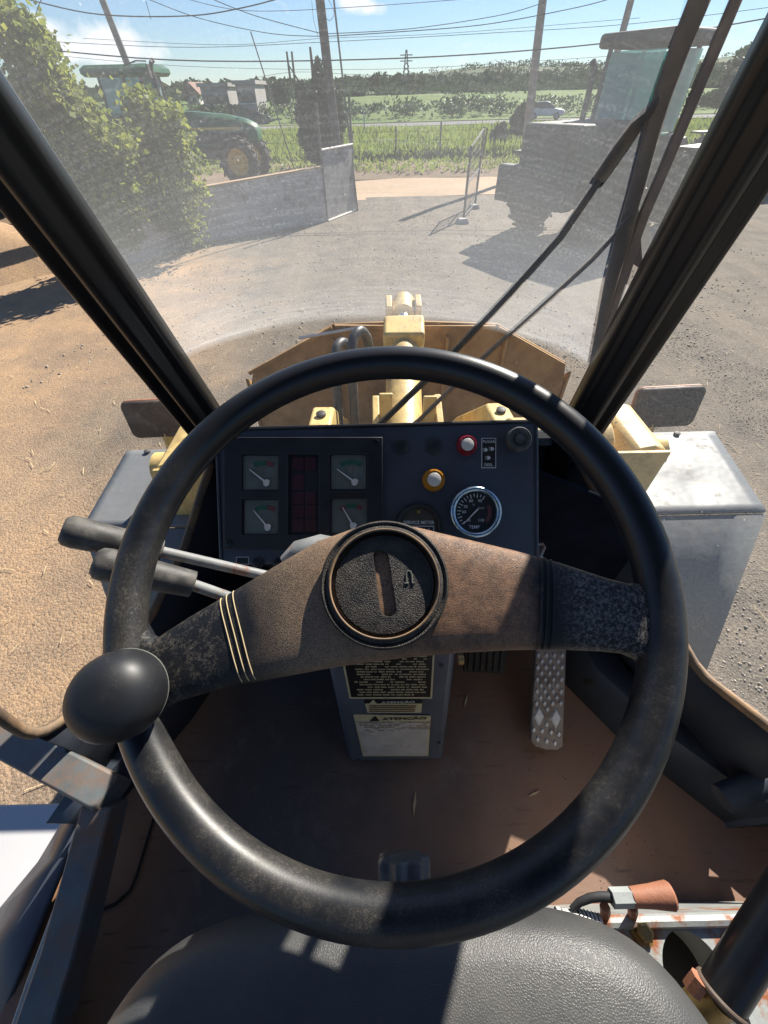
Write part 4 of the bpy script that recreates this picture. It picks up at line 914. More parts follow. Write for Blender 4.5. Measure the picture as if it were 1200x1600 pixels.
# ---- bucket
yB = 3.1; cz = CAMH
t = thing('loader_bucket', 'rusty brown loader bucket with stepped top edge at the machine front', 'bucket', rel(XC, 3.4, -2.6))
x0, x1 = -1.10, 1.56
outl = [(x0, -2.1), (x0 - .01, -1.72), (x0 + .05, -1.56), (-.36, -1.205), (.22, -1.195), (.90, -1.23), (1.52, -1.55), (x1, -1.75), (x1, -2.1)]
MB().prism([rel(x, yB, z) for x, z in outl], (0, .03, 0)).build('back_plate', 'bucket_rust', t, bevel=.006)
prof = [(yB + .002, -2.1), (yB + .06, -2.4), (yB + .25, -2.62), (yB + .95, -2.70), (yB + .95, -2.66), (yB + .28, -2.58), (yB + .1, -2.37), (yB + .04, -2.1)]
MB().prism([rel(x0, y, z) for y, z in prof], (x1 - x0, 0, 0)).build('floor_plate', 'bucket_rust', t)
for x in (x0 - .03, x1 + .002): MB().prism([rel(x, y, z) for y, z in ((yB - .01, -1.62), (yB - .01, -2.12), (yB + .24, -2.64), (yB + .95, -2.71), (yB + .75, -2.3))], (.028, 0, 0)).build('side_plate', 'bucket_rust', t, bevel=.006)
for x in (-.36, .10, .52, .98): MB().box(W0, x - .012, x + .012, yB - .05, yB - .003, cz - 2.05, cz - 1.30).build('rib', 'bucket_rust', t, bevel=.004)
for s, pts in ((-1, ((x0 + .02, -1.56), (-.36, -1.21))), (0, ((-.34, -1.205), (.88, -1.235))), (1, ((.90, -1.24), (1.50, -1.55)))):
    (xa, za), (xb, zb) = pts; MB().tube([rel(xa, yB - .012, za - .012), rel(xb, yB - .012, zb - .012)], .02, 4, square=True).build('top_rail', 'bucket_rust', t)
MB().tube([rel(-.62, yB - .04, -1.285), rel(-.18, yB - .04, -1.22)], .012, 4).build('wear_strip', 'white_trim', t)

# ================================================================== CAB SHELL
FL = -1.05
LA, LB = np.array([-.405, .72]), np.array([-.66, .05])
RA, RB = np.array([.43, .72]), np.array([.73, .05])
cab = thing('loader_cab', 'dark cab shell of the machine with pillars, glass and rusty floor', 'cab', rel(0, .1, FL))
def floormat():
    m, t = nodes('cab_floor'); g = G(t); c = g.coord()
    n1 = g.noise(4.0, c, 6, .6); n2 = g.noise(16, c, 8, .7); n3 = g.noise(2.2, c, 3, .5)
    sx = g.n('SeparateXYZ'); g.l(c, sx.inputs[0])
    side = g.ramp(g.math('ADD', sx.outputs[0], g.math('MULTIPLY', g.math('SUBTRACT', n1, .5), .9)), -.12, .42)
    col = g.mix(side, (.085, .066, .056), (.28, .155, .095))
    blue = g.ramp(g.noise(3.1, c, 3, .5), .52, .70)
    col = g.mix(g.math('MULTIPLY', blue, .55), col, (.075, .085, .115))
    left = g.ramp(sx.outputs[0], -.36, -.52); col = g.mix(g.math('MULTIPLY', left, .8), col, (.30, .16, .085))
    dust = g.math('MULTIPLY', g.ramp(g.noise(7, c, 7, .65, .8), .50, .70), g.ramp(g.noise(40, c, 5, .7), .35, .65))
    col = g.mix(g.math('MULTIPLY', dust, .5), col, (.25, .20, .165))
    sc_m = g.n('Mapping'); sc_m.inputs['Rotation'].default_value = (0, 0, .5); sc_m.inputs['Scale'].default_value = (12, 90, 1); g.l(c, sc_m.inputs[0])
    col = g.mix(g.math('MULTIPLY', g.ramp(g.noise(1.0, sc_m.outputs[0], 4), .62, .72), .45), col, (.035, .026, .022))
    rust = g.math('MULTIPLY', g.ramp(n2, .60, .70), g.ramp(n3, .48, .62)); col = g.mix(rust, col, (.14, .042, .022))
    col = g.mix(g.math('MULTIPLY', g.ramp(g.noise(60, c, 4, .7), .62, .8), .3), col, (.17, .14, .11))
    g.out(g.bsdf(col, g.ramp(n1, .3, .7, .42, .7), 0, g.noise(90, c, 5), .2, .002)); return m
M_['cab_floor'] = floormat()
fp = [(LA[0], .72), (RA[0], .72), (RB[0] - .02, .12), (.92, .08), (.92, -1.0), (-.66, -1.0), (-.66, .05)]
MB().prism([rel(x, y, FL - .03) for x, y in fp], (0, 0, .03)).build('floor', 'cab_floor', cab)
# worn floor mat edge near the door
P = [pz(x, y, FL + .002) for x, y in ((122, 1431), (150, 1425), (180, 1412), (203, 1392), (213, 1370), (225, 1330), (240, 1280), (262, 1210))]
MB().tube(P, .003, 5).build('mat_edge', 'rubber', cab)
# pillars
dP = nrm(ray(650, 1105))
def pillar(A, s, name):
    e1 = np.array([s, 0, 0.0]); e1 = nrm(e1 - dP * np.dot(e1, dP)); e2 = np.cross(dP, e1); e2 = e2 if e2[1] < 0 else -e2
    prof = [(.042, -.030), (.046, .0), (.044, .014), (.036, .022), (.027, .020), (.020, .015), (.015, .0145), (.010, .022), (.0, .034), (-.010, .036), (-.018, .030), (-.023, .019), (-.028, .014), (-.034, .014), (-.040, .012), (-.043, .0), (-.038, -.02), (-.02, -.034), (.02, -.036)]
    MB().loft([[A + dP * k + e1 * a + e2 * b for a, b in prof] for k in (.20, 0, -.4, -.8, -1.28)]).build('pillar', 'pillar_paint', cab, smooth=62)
PL, PR = pd(306, 640, .78), pd(925, 640, .78)
pillar(PL, -1, 'l'); pillar(PR, 1, 'r')
# roof, rear frame, front wall
MB().box(W0, -.70, .82, -1.12, .40, CAMH + .78, CAMH + .86).build('roof', 'black_paint', cab, bevel=.03)
for x in (-.66, .78): MB().tube([rel(x, -1.02, FL), rel(x, -.95, .78)], .04, 4, square=True).build('rear_post', 'black_paint', cab)
MB().box(W0, -.66, .80, -1.06, -1.0, CAMH + FL, CAMH - .35).build('rear_wall', 'wall_dark', cab)
MB().tube([rel(.78, -.38, FL), rel(.72, -.38, .78)], .035, 4, square=True).build('rear_post', 'black_paint', cab)
MB().tube([rel(-.68, -.52, FL), rel(-.66, -.52, .78)], .035, 4, square=True).build('rear_post', 'black_paint', cab)
MB().box(W0, LA[0], RA[0], .725, .76, CAMH + FL, CAMH - .56).build('front_wall', 'wall_dark', cab)
MB().tube([rel(-.40, .728, -.545), rel(.43, .728, -.545)], .022, 8).build('windshield_sill', 'pillar_paint', cab)
MB().tube([rel(.78, -1.0, -.42), rel(.78, .0, -.55)], .03, 8).build('side_rail', 'wall_dark', cab)
# lower corner walls: from the window gasket down to the floor
def wall_n(A, B): d = nrm(np.array([B[0] - A[0], B[1] - A[1], 0])); n = np.array([-d[1], d[0], 0]); return n if n[1] < 0 or True else -n
def corner_wall(A, B, pix, extra):
    n = wall_n(A, B); o = rel(A[0], A[1], 0)
    C = [pl(x, y, o, n) for x, y in pix] + [np.array(e) for e in extra]
    return C, n
gl_pix = [(338, 700), (330, 725), (318, 760), (304, 805), (290, 850), (265, 903), (238, 958), (205, 1010), (168, 1062), (132, 1100), (105, 1119)]
CL, nL = corner_wall(LA, LB, gl_pix, [])
ctl = [pl(x, y, rel(LA[0], LA[1], 0), nL) for x, y in ((88, 1132), (70, 1142), (52, 1146), (34, 1142), (15, 1130), (-5, 1116), (-40, 1092))]
gr_pix = [(868, 668), (893, 704), (915, 740), (948, 797), (982, 857), (1014, 915), (1044, 967), (1068, 1008), (1084, 1036), (1104, 1060), (1135, 1084), (1200, 1134), (1275, 1192)]
CR, nR = corner_wall(RA, RB, gr_pix, [])
def wall_sheet(C, mat, parent):
    top = [np.array(p) for p in C]; bot = [np.array([p[0], p[1], CAMH + FL]) for p in C]
    mid = [(a * .5 + b * .5) for a, b in zip(top, bot)]
    return MB().sheet([top, mid, bot]).build('corner_wall', mat, parent, smooth=60, solid=.012)
# start the walls at the front corner
C0L = [np.array([LA[0], LA[1], CL[0][2]])] + CL + ctl[:4]
wall_sheet(C0L, 'wall_dark', cab)
wall_sheet([np.array([RA[0], RA[1], CR[0][2]])] + CR, 'wall_dark', cab)
MB().tube(CL + ctl, .0095, 10).build('window_gasket', 'gasket', cab, smooth=80)
MB().tube(CR, .0095, 10).build('window_gasket', 'gasket', cab, smooth=80)
# glass: windshield in its own frame so the dust follows the sweep of the wiper
GE = nrm((0, -.3015, .9527)); G0 = rel(0, .712, -.43)
GF = Fr(G0, (1, 0, 0), GE)                                       # normal points at the driver
def gin(x, y): q = pl(x, y, GF.o, GF.n) - GF.o; return np.dot(q, GF.x), np.dot(q, GF.y)
A3 = [gin(*q) for q in ((372, 531), (610, 500), (893, 560))]
(ax, ay), (bx2, by2), (cx2, cy2) = A3
Dd = 2 * (ax * (by2 - cy2) + bx2 * (cy2 - ay) + cx2 * (ay - by2))
ux = ((ax * ax + ay * ay) * (by2 - cy2) + (bx2 ** 2 + by2 ** 2) * (cy2 - ay) + (cx2 ** 2 + cy2 ** 2) * (ay - by2)) / Dd
uy = ((ax * ax + ay * ay) * (cx2 - bx2) + (bx2 ** 2 + by2 ** 2) * (ax - cx2) + (cx2 ** 2 + cy2 ** 2) * (bx2 - ax)) / Dd
RR = math.hypot(ax - ux, ay - uy)
print('sweep', ux, uy, RR)
M_['windshield'] = dusty_glass('windshield', (ux, uy, RR))
M_['side_glass'] = dusty_glass('side_glass', None, .008, .8)
M_['side_glass_dusty'] = dusty_glass('side_glass_dusty', None, .03, 1.5)
def local_pane(name, fr, pts, mat, parent):
    me = bpy.data.meshes.new(name); me.from_pydata([(a, b, 0) for a, b in pts], [], [tuple(range(len(pts)))]); me.update()
    o = bpy.data.objects.new(name, me); COL.objects.link(o); me.materials.append(M_[mat])
    mw = Matrix.Identity(4)
    for i in range(3): mw[i][0], mw[i][1], mw[i][2], mw[i][3] = fr.x[i], fr.y[i], fr.n[i], fr.o[i]
    o.parent = parent; o.matrix_parent_inverse = Matrix.Translation(-Vector(LOC[parent.name])); o.matrix_basis = mw
    return o
local_pane('windshield', GF, [(-.375, -.11), (.43, -.11), (.46, 1.22), (-.345, 1.22)], 'windshield', cab)
fr = Fr(rel(LA[0], LA[1], -.66), np.array([LB[0] - LA[0], LB[1] - LA[1], 0]), (0, 0, 1))
q = [(np.dot(p - fr.o, fr.x), p[2] - fr.o[2]) for p in CL + ctl]
local_pane('side_window', fr, [(.0, q[0][1])] + q + [(q[-1][0] + .04, .9), (.42, 1.40), (-.02, 1.40), (.0, .3)][0:2] + [(.40, 1.42), (.25, 1.42), (.02, .26)], 'side_glass', cab)
fr = Fr(rel(RA[0], RA[1], -.66), np.array([RB[0] - RA[0], RB[1] - RA[1], 0]), (0, 0, 1))
q = [(np.dot(p - fr.o, fr.x), p[2] - fr.o[2]) for p in CR]
local_pane('side_window', fr, q + [(q[-1][0], 1.42), (.30, 1.42), (.03, .3)], 'side_glass_dusty', cab)
# sill beams along both corner walls
def beam(fe, wall, top, name):
    bot = [rel(x, y, FL + .002) for x, y in fe]; tp = [rel(x + dx, y, top) for (x, y), dx in zip(fe, wall)]; bk = [rel(x + dx * 2.4, y, top + .004) for (x, y), dx in zip(fe, wall)]
    ob = MB()
    ob.sheet([bot, tp, bk]); return ob.build(name, 'cab_grey', cab, smooth=25, solid=.008)
beam([(.425, .52), (.457, .368), (.556, .222), (.620, .160), (.690, .088)], [.045] * 5, -.955, 'sill_beam')
MB().prism([rel(.690, .088, FL), rel(.735, .088, -.955), rel(.80, .088, -.95), rel(.80, .088, FL)], (0, -.012, 0)).build('beam_end', 'cab_grey', cab)
beam([(-.42, .46), (-.484, .312), (-.545, .21), (-.586, .146), (-.60, .10)], [-.03] * 5, -.975, 'sill_beam')
MB().lathe(Fr(pl(920, 1056, rel(.50, .36, -.99), nrm((-.55, -.35, .45))), (.3, -.9, 0), (0, 0, 1), nrm((-.55, -.35, .45))), [(.021, -.004), (.021, .006), (.017, .009), (.004, .010)], 20).build('plug', 'rubber', cab)
MB().tube([pz(1128, 1248, -.93), pz(1215, 1213, -.90)], .024, 14).build('cross_tube', 'cab_grey', cab)
MB().box(W0, .80, .825, -1.0, .10, CAMH + FL + .002, CAMH - .62).build('door_panel', 'wall_dark', cab)
MB().prism([rel(.236, .50, -1.0), rel(.525, .50, -1.0), rel(.525, .50, -.57), rel(.236, .50, -.43)], (0, .012, 0)).build('sun_block_plate', 'matte_black', cab, bevel=.004)  # added plate that blocks the sun from the floor, no real cab part
# door opening on the left: sill, open door rail
MB().tube([rel(-.515, .12, -.875), rel(-.53, -.06, -.95), rel(-.555, -.30, -1.02)], [.038, .04, .044], 4, square=True, upv=(0, 0, 1)).build('door_sill', 'sill_steel', cab, bevel=.004)
MB().tube([rel(-.552, .115, -.93), rel(-.585, -.1, -1.0), rel(-.61, -.32, -1.07)], [.02, .022, .024], 4, square=True).build('sill_lip', 'rust_steel', cab, bevel=.003)
SI = [pz(140, 1255, -.97), pz(105, 1340, -1.0), pz(60, 1450, -1.02), pz(0, 1600, -1.06)]
SO = [pz(116, 1257, -1.12), pz(62, 1347, -1.16), pz(0, 1422, -1.20), pz(-90, 1520, -1.26)]
MB().sheet([SI, SO]).build('skirt_plate', 'navy_paint', cab, solid=.008)
door = thing('cab_door', 'grey steel lower rail of the open cab door at the left', 'door', rel(-.5, .12, -.95))
MB().tube([rel(-.500, .128, -.868), rel(-.92, .285, -.868)], .040, 4, square=True, upv=(0, 0, 1)).build('bottom_rail', 'sill_steel', door, bevel=.005)
MB().tube([rel(-.92, .285, -.872), rel(-.93, .29, .55)], .03, 4, square=True).build('door_stile', 'sill_steel', door)
# white tank top / step below the door
st = thing('side_step', 'white painted step box below the open door, black scuffs', 'step', rel(-1.25, -.3, -2.0))
MB().box(W0, -1.62, -.93, -.85, .205, CAMH - 1.62, CAMH - 1.50).build('step_plate', 'white_paint', st, bevel=.008)
MB().box(W0, -1.60, -.95, -.83, .18, CAMH - 2.1, CAMH - 1.622).build('step_riser', 'sill_steel', st)

# ---- windshield wiper outside the glass
wip = thing('windshield_wiper', 'dark twin-arm windshield wiper lying along the right pillar', 'wiper', rel(.44, .72, -.45))
def gl(x, y, off): return pl(x, y, GF.o - GF.n * off, GF.n)
def bar(pts, widths, off, name, mat='wiper_paint', th=.005, par=None):
    P = [gl(x, y, off) for x, y in pts]; L, R_ = [], []
    for i, p in enumerate(P):
        d = nrm(P[min(i + 1, len(P) - 1)] - P[max(i - 1, 0)]); e = nrm(np.cross(d, GF.n)); dep = np.dot(p - CAM, Fw); w_ = widths[i] / FPX * dep * .5
        L.append(p + e * w_); R_.append(p - e * w_)
    nn = -GF.n * th
    rings = [[l, r, r + nn, l + nn] for l, r in zip(L, R_)]
    return MB().loft(rings).build(name, mat, par or wip, smooth=20, bevel=.0012)
a1 = bar([(1106, -40), (1095, 0), (1066, 70), (1040, 140), (1024, 195), (1000, 285), (975, 370), (958, 430), (942, 500), (926, 572)], [34, 35, 32, 30, 26, 24, 24, 20, 14, 9], .010, 'wiper_arm')
bar([(1168, -40), (1152, 0), (1122, 70), (1092, 140), (1050, 240), (1015, 320), (990, 390), (965, 470), (945, 530), (930, 578)], [19, 19, 19, 18, 17, 17, 16, 13, 10, 8], .017, 'wiper_arm', 'lamp_back')
bar([(1008, 296), (995, 345), (1000, 400), (1006, 420)], [8, 34, 30, 6], .023, 'pivot_gusset', 'lamp_back')
bar([(1032, 150), (1018, 172), (1000, 190), (975, 225), (935, 282)], [8, 15, 21, 24, 22], .004, 'arm_shadow_band')  # wide end of the wiper's shadow on the dusty glass, built solid
bar([(938, 280), (880, 365), (800, 455), (700, 562), (590, 668)], [11, 11, 11, 10, 10], .004, 'arm_shadow_strip', 'rubber')  # narrow rest of that shadow, a dark solid strip
bar([(990, 335), (930, 400), (860, 465), (750, 565), (640, 672)], [7, 7, 7, 7, 6], .004, 'second_shadow_strip')  # second wiper shadow on the glass, put in as a dark bar
bar([(1020, 168), (1040, 150), (1052, 130)], [8, 14, 8], .016, 'pivot_pin')

# ================================================================== INTERIOR
# ---- steering wheel
WC = rel(-.0005, .1728, -.2601); aW, bW = rad(65.25), rad(-6.48)
nW = np.array([math.sin(bW) * math.cos(aW), -math.cos(aW) * math.cos(bW), math.sin(aW)])
uW = nrm(np.array([1.0, 0, 0]) - nW * nW[0]); WF = Fr(WC, uW, np.cross(nW, uW), nW)
def wpl(x, y, c=0.0): return pl(x, y, WC + nW * c, nW)
def wheelmat(name, kind):
    m, t = nodes(name); g = G(t); c = g.coord()
    mp = g.n('Mapping'); mp.inputs['Location'].default_value = tuple(-float(q) for q in HUBC); g.l(c, mp.inputs[0]); v = mp.outputs[0]
    sx = g.n('SeparateXYZ'); g.l(v, sx.inputs[0]); X, Y = sx.outputs[0], sx.outputs[1]
    big = g.noise(22, c, 4, .6); fine = g.noise(420, c, 6, .75); mid = g.noise(95, c, 8, .7)
    black = (.012, .0135, .017)
    if kind == 'rim':
        # dust worn in patches on the lower right, left and lower part of the rim
        patch = g.ramp(big, .42, .66)
        low = g.ramp(Y, .03, -.10)                               # the near half of the ring is hand-worn
        left = g.math('MULTIPLY', g.ramp(X, -.12, -.17), g.ramp(Y, .14, .03))
        wear = g.math('MAXIMUM', low, left)
        speck = g.ramp(g.math('ADD', g.math('MULTIPLY', fine, .4), g.math('MULTIPLY', g.noise(1700, c, 3, .7), .6)), .51, .63)
        d = g.math('MULTIPLY', g.math('MULTIPLY', wear, patch), g.math('ADD', g.math('MULTIPLY', speck, .40), .07))
        d = g.math('ADD', g.math('MULTIPLY', d, .8), g.math('MULTIPLY', g.ramp(fine, .70, .8), .06))
        col = g.mix(d, black, (.36, .31, .24))
        g.out(g.bsdf(col, g.ramp(d, 0, .6, .36, .8), 0, g.noise(900, c, 3), .08, .0006, .5)); return m
    vo = g.voro(950, c, 'DISTANCE_TO_EDGE'); cells = g.ramp(vo.outputs['Distance'], .02, .30)
    dist = g.math('SQRT', g.math('ADD', g.math('MULTIPLY', X, X), g.math('MULTIPLY', Y, Y)))
    xw = g.math('ADD', X, g.math('MULTIPLY', g.math('SUBTRACT', big, .5), .05))
    brown = g.math('MULTIPLY', g.ramp(xw, -.072, -.034), g.ramp(xw, .118, .104))                       # hub and right half of the pad are rubbed brown
    cracks = g.math('MULTIPLY', g.math('MULTIPLY', g.ramp(xw, -.108, -.070), g.ramp(xw, .02, -.045)), g.math('SUBTRACT', 1.0, cells))
    farr = g.math('MULTIPLY', g.ramp(X, .122, .140), g.ramp(fine, .47, .60)); farl = g.math('MULTIPLY', g.ramp(X, -.105, -.125), g.ramp(g.math('MULTIPLY', fine, mid), .25, .36))
    col = g.mix(g.math('MULTIPLY', brown, g.ramp(g.math('ADD', g.math('MULTIPLY', cells, -.35), mid), .0, .6)), black, (.34, .185, .105))
    col = g.mix(g.math('MULTIPLY', cracks, .8), col, (.36, .25, .16))
    col = g.mix(g.math('MULTIPLY', farr, .55), col, (.34, .31, .27)); col = g.mix(g.math('MULTIPLY', farl, .38), col, (.27, .23, .18))
    g.out(g.bsdf(col, .5, 0, cells, .32, .0006, .4)); return m
HUBC = wpl(602, 915)
M_['wheel_rim'] = wheelmat('wheel_rim', 'rim'); M_['wheel_pad'] = wheelmat('wheel_pad', 'pad')
sw = thing('steering_wheel', 'big black two-spoke steering wheel with dusty brown hub', 'steering wheel', WC)
Rm, rt = .2035, .0146
rings = []
for k in range(128):
    a = 2 * math.pi * k / 128; er = WF.x * math.cos(a) + WF.y * math.sin(a)
    rings.append([WC + er * (Rm + rt * math.cos(q)) + nW * rt * 1.02 * math.sin(q) for q in np.linspace(0, 2 * math.pi, 24, endpoint=False)])
rings.append(rings[0]); MB().loft(rings, cap=False).build('rim', 'wheel_rim', sw, smooth=80)
MB().tube([WC + (WF.x * math.cos(a) + WF.y * math.sin(a)) * (Rm + rt * .97) - nW * .004 for a in np.linspace(0, 2 * math.pi, 129)], .0011, 6).build('rim_seam', 'rubber', sw, smooth=80)
ST = [(196, 925, 1165), (212, 948, 1150), (225, 968, 1135), (236, 990, 1122), (250, 998, 1112), (272, 983, 1099), (300, 965, 1089), (370, 924, 1071), (440, 882, 1058), (500, 847, 1047), (560, 826, 1037), (605, 821, 1031), (650, 826, 1026), (720, 843, 1020), (800, 862, 1016), (870, 881, 1015), (940, 904, 1018), (975, 913, 1022), (995, 912, 1031), (1010, 903, 1046), (1022, 888, 1066), (1034, 868, 1090)]
TH = [.006, .009, .011, .012, .0125, .013, .0135, .015, .0165, .0175, .018, .018, .018, .018, .0175, .0165, .015, .014, .0135, .012, .010, .007]
def pad_at(x, k):                                                # front face, k = 0 at the upper edge, 1 at the lower
    c = 1 - 2 * k; return pad_pt(x, math.acos(math.copysign(abs(c) ** (1 / .62), c)))
def pad_pt(x, ang):
    xs = [s[0] for s in ST]; yt = np.interp(x, xs, [s[1] for s in ST]); yb = np.interp(x, xs, [s[2] for s in ST]); th = np.interp(x, xs, TH)
    T, B = wpl(x, yt, -.006), wpl(x, yb, -.006); c, s_ = math.cos(ang), math.sin(ang)
    return (T + B) / 2 + (T - B) / 2 * math.copysign(abs(c) ** .62, c) + nW * th * math.copysign(abs(s_) ** .62, s_)
xs_ = np.concatenate([np.linspace(ST[i][0], ST[i + 1][0], 4, endpoint=False) for i in range(len(ST) - 1)] + [[ST[-1][0]]])
MB().loft([[pad_pt(x, q) for q in np.linspace(0, 2 * math.pi, 44, endpoint=False)] for x in xs_]).build('spoke_pad', 'wheel_pad', sw, smooth=80)
for (xt, xb) in ((352, 386), (361, 396), (371, 406)):
    MB().tube([pad_at(xt + (xb - xt) * k, .015 + .96 * k) + nW * .0003 for k in np.linspace(0, 1, 40)], .00045, 6).build('piping', 'straw', sw, smooth=80)
for (xt, xb) in ((837, 833), (845, 842), (854, 852)):
    MB().tube([pad_at(xt + (xb - xt) * k, .015 + .97 * k) + nW * .0002 for k in np.linspace(0, 1, 40)], .0011, 6).build('piping', 'wheel_pad', sw, smooth=80)
def hornmat():
    m, t = nodes('horn_button'); g = G(t); c = g.coord()
    cells = g.ramp(g.voro(700, c, 'DISTANCE_TO_EDGE').outputs['Distance'], .02, .3)
    col = g.mix(g.ramp(g.noise(70, c, 6), .4, .7), (.022, .020, .019), (.075, .062, .05))
    g.out(g.bsdf(col, .6, 0, cells, .5, .0008, .4)); return m
M_['horn'] = hornmat()
# hub bezel and horn button
HF = Fr(HUBC + nW * .0165, uW, np.cross(nW, uW), nW)
MB().lathe(HF, [(.0470, -.006), (.0470, .001), (.0455, .0025), (.0440, .001), (.0432, .0005), (.0425, .0022), (.0408, .0028), (.0400, .0010), (.0392, -.010)], 72, cap=False).build('hub_bezel', 'horn', sw, smooth=50)
MB().lathe(HF, [(.0402, .0020), (.0405, .0032), (.0396, .0036), (.0389, .0026), (.0390, .0014)], 72, cap=False).build('bezel_ring', 'gasket', sw, smooth=60)
N = 64; tilt = rad(7); out_, inn, low = [], [], []
for k in range(N):
    a = 2 * math.pi * k / N
    out_.append((.0372 * math.cos(a), .0372 * math.sin(a)))
    hl, hr = .0185, .0062; c_, s_ = math.cos(a), math.sin(a)
    sx_, sy_ = hr * c_, hr * s_ + math.copysign(hl, s_) * (1 if abs(s_) > .12 else abs(s_) / .12)
    inn.append((sx_ * math.cos(tilt) - sy_ * math.sin(tilt) * -1, -sx_ * math.sin(tilt) * -1 * -1 + sy_ * math.cos(tilt)))
    inn[-1] = (sx_ + sy_ * -math.sin(tilt), sy_)
mb = MB(); rr_ = [[HF.p(x * k, y * k, z) for x, y in out_] for k, z in ((1.0, -.012), (1.0, -.0035), (.975, -.002))]
for f_ in (.8, .6, .4, .2, .0):
    rr_.append([HF.p(ox * .975 * f_ + ix * (1 - f_), oy * .975 * f_ + iy * (1 - f_), -.002 + .0012 * (1 - f_)) for (ox, oy), (ix, iy) in zip(out_, inn)])
rr_.append([HF.p(x * .93, y * .985, -.0016) for x, y in inn]); rr_.append([HF.p(x * .86, y * .97, -.0055) for x, y in inn]); rr_.append([HF.p(x * .1, y * .3, -.0060) for x, y in inn])
mb.loft(rr_).build('horn_button', 'horn', sw, smooth=50)
hp = HF.p(0, 0, -.0058); MB().lathe(Fr(hp, uW, np.cross(nW, uW), nW), [(.0032, 0), (.0032, .0012), (.0022, .0016), (.0016, .0006), (.0004, .0006)], 20).build('screw', 'iron', sw)
q = [(.0165, -.002), (.0165, .0052), (.0176, .0072), (.0196, .0066), (.0206, .004), (.0206, -.002), (.0222, -.002)]
MB().tube([HF.p(x, y + .001, -.0008) for x, y in q], .0006, 6).build('horn_symbol', 'dim_print', sw)
MB().tube([HF.p(x, y + .001, -.0008) for x, y in ((.0150, -.002), (.0180, -.002))], .0006, 6).build('horn_symbol', 'dim_print', sw)
# spinner knob on the rim, lower left
kb = wpl(193, 1078); kb = WC + nrm(kb - WC) * Rm
kc = pd(184, 1086, np.dot(kb - CAM, Fw) - .030)
kn = nrm(kc - kb); kn = nrm(kn * .75 + nW * .5)
KF = Fr(kc, np.cross((0, 1, 0), kn), np.cross(kn, np.cross((0, 1, 0), kn)), kn)
s_ = .0290
def knobmat():
    m, t = nodes('spinner_knob'); g = G(t); c = g.coord()
    d = g.math('MULTIPLY', g.ramp(g.noise(60, c, 6, .7), .5, .8), g.ramp(g.noise(500, c, 4, .7), .5, .75))
    col = g.mix(g.math('MULTIPLY', d, .3), (.012, .013, .016), (.22, .21, .20))
    g.out(g.bsdf(col, g.ramp(g.noise(30, c, 4),   .3, .7, .42, .55), 0, g.noise(1500, c, 3), .05, .0004)); return m
M_['knob'] = knobmat()
MB().lathe(KF, [(.3 * s_, -.62 * s_), (.72 * s_, -.60 * s_), (.93 * s_, -.48 * s_), (.99 * s_, -.30 * s_), (1.0 * s_, -.12 * s_), (.985 * s_, .08 * s_), (.94 * s_, .30 * s_), (.85 * s_, .50 * s_), (.70 * s_, .66 * s_), (.50 * s_, .78 * s_), (.26 * s_, .845 * s_), (.02 * s_, .86 * s_)], 56).build('spinner_knob', 'knob', sw, smooth=80)
MB().lathe(KF, [(.996 * s_, -.262 * s_), (1.006 * s_, -.25 * s_), (1.006 * s_, -.235 * s_), (.996 * s_, -.225 * s_)], 56, cap=False).build('knob_seam', 'dim_print', sw, smooth=80)
MB().tube([kb, kc - kn * .015], .011, 14).build('knob_post', 'dark_iron', sw)
bt = WC + nrm(kb - WC) * Rm; tg = nrm(np.cross(nW, kb - WC))
MB().tube([bt - tg * .02, bt + tg * .02], .0195, 18).build('knob_clamp', 'dark_iron', sw, bevel=.002)

# ---- steering column and pedestal
ped = thing('steering_pedestal', 'grey-blue steering pedestal with three warning stickers', 'pedestal', rel(.01, .3, FL))
bl, br_, tr_, tl_ = pz(545, 1191, FL), pz(692, 1188, FL), pd(716, 1000, .625), pd(505, 1012, .625)
bk = np.array([0, .17, 0]); up_ = (tl_ - bl) * .08
MB().hexa([bl, br_, br_ + bk * .8 + (.0, 0, 0), bl + bk * .8], [tl_, tr_, tr_ + bk, tl_ + bk]).build('column_cover', 'pedestal_paint', ped, bevel=.012, seg=3)
MB().tube([WC - nW * .012, WC - nW * .10, WC - nW * .34], [.030, .036, .042], 20).build('column_tube', 'black_paint', ped)
MB().tube([pd(452, 884, .50), pd(470, 868, .50), pd(500, 862, .50), pd(530, 868, .50)], [.016, .020, .022, .022], 14).build('column_shroud', 'rod_grey', ped, smooth=80)
PFx = nrm(br_ - bl); PFy = nrm((tl_ + tr_) / 2 - (bl + br_) / 2); PF = Fr((bl + br_) / 2, PFx, PFy)
if PF.n[1] > 0: PF.n = -PF.n
def pin(x, y): q = pl(x, y, PF.o, PF.n) - PF.o; return np.dot(q, PF.x), np.dot(q, PF.y)
def sticker(pix, mat, name, c=.002): return flat(PF, [pin(*q) for q in pix], c, .0012).build(name, mat, ped, smooth=0)
E1 = 'sticker_cream'
s1 = sticker([(546, 1090), (675, 1090), (680, 1000), (530, 1008)], E1, 'operating_sticker')
flat(PF, [pin(*q) for q in [(549, 1087), (672, 1087), (677, 1002), (534, 1010)]], .0028).build('sticker_field', 'sticker_black', s1, smooth=0)
mb = MB(); rs = random.Random(3)
for k in range(19):
    y = 1084 - k * 4.0
    x = 556 - k * .55 + rs.uniform(0, 12)
    while x < 664:
        L = rs.uniform(4, 15)
        if rs.random() > .16 and x + L < 672:
            xx = x
            while xx < x + L - .8:
                lw, lh = rs.uniform(.7, 1.3), rs.uniform(1.5, 2.2)
                P = [pin(xx, y), pin(xx + lw, y), pin(xx + lw, y - lh), pin(xx, y - lh)]; mb.add([PF.p(a, b, .0031) for a, b in P], [(0, 1, 2, 3)]); xx += lw + .45
        x += L + rs.uniform(1.2, 2.6)
mb.build('print_lines', E1, s1, smooth=0)
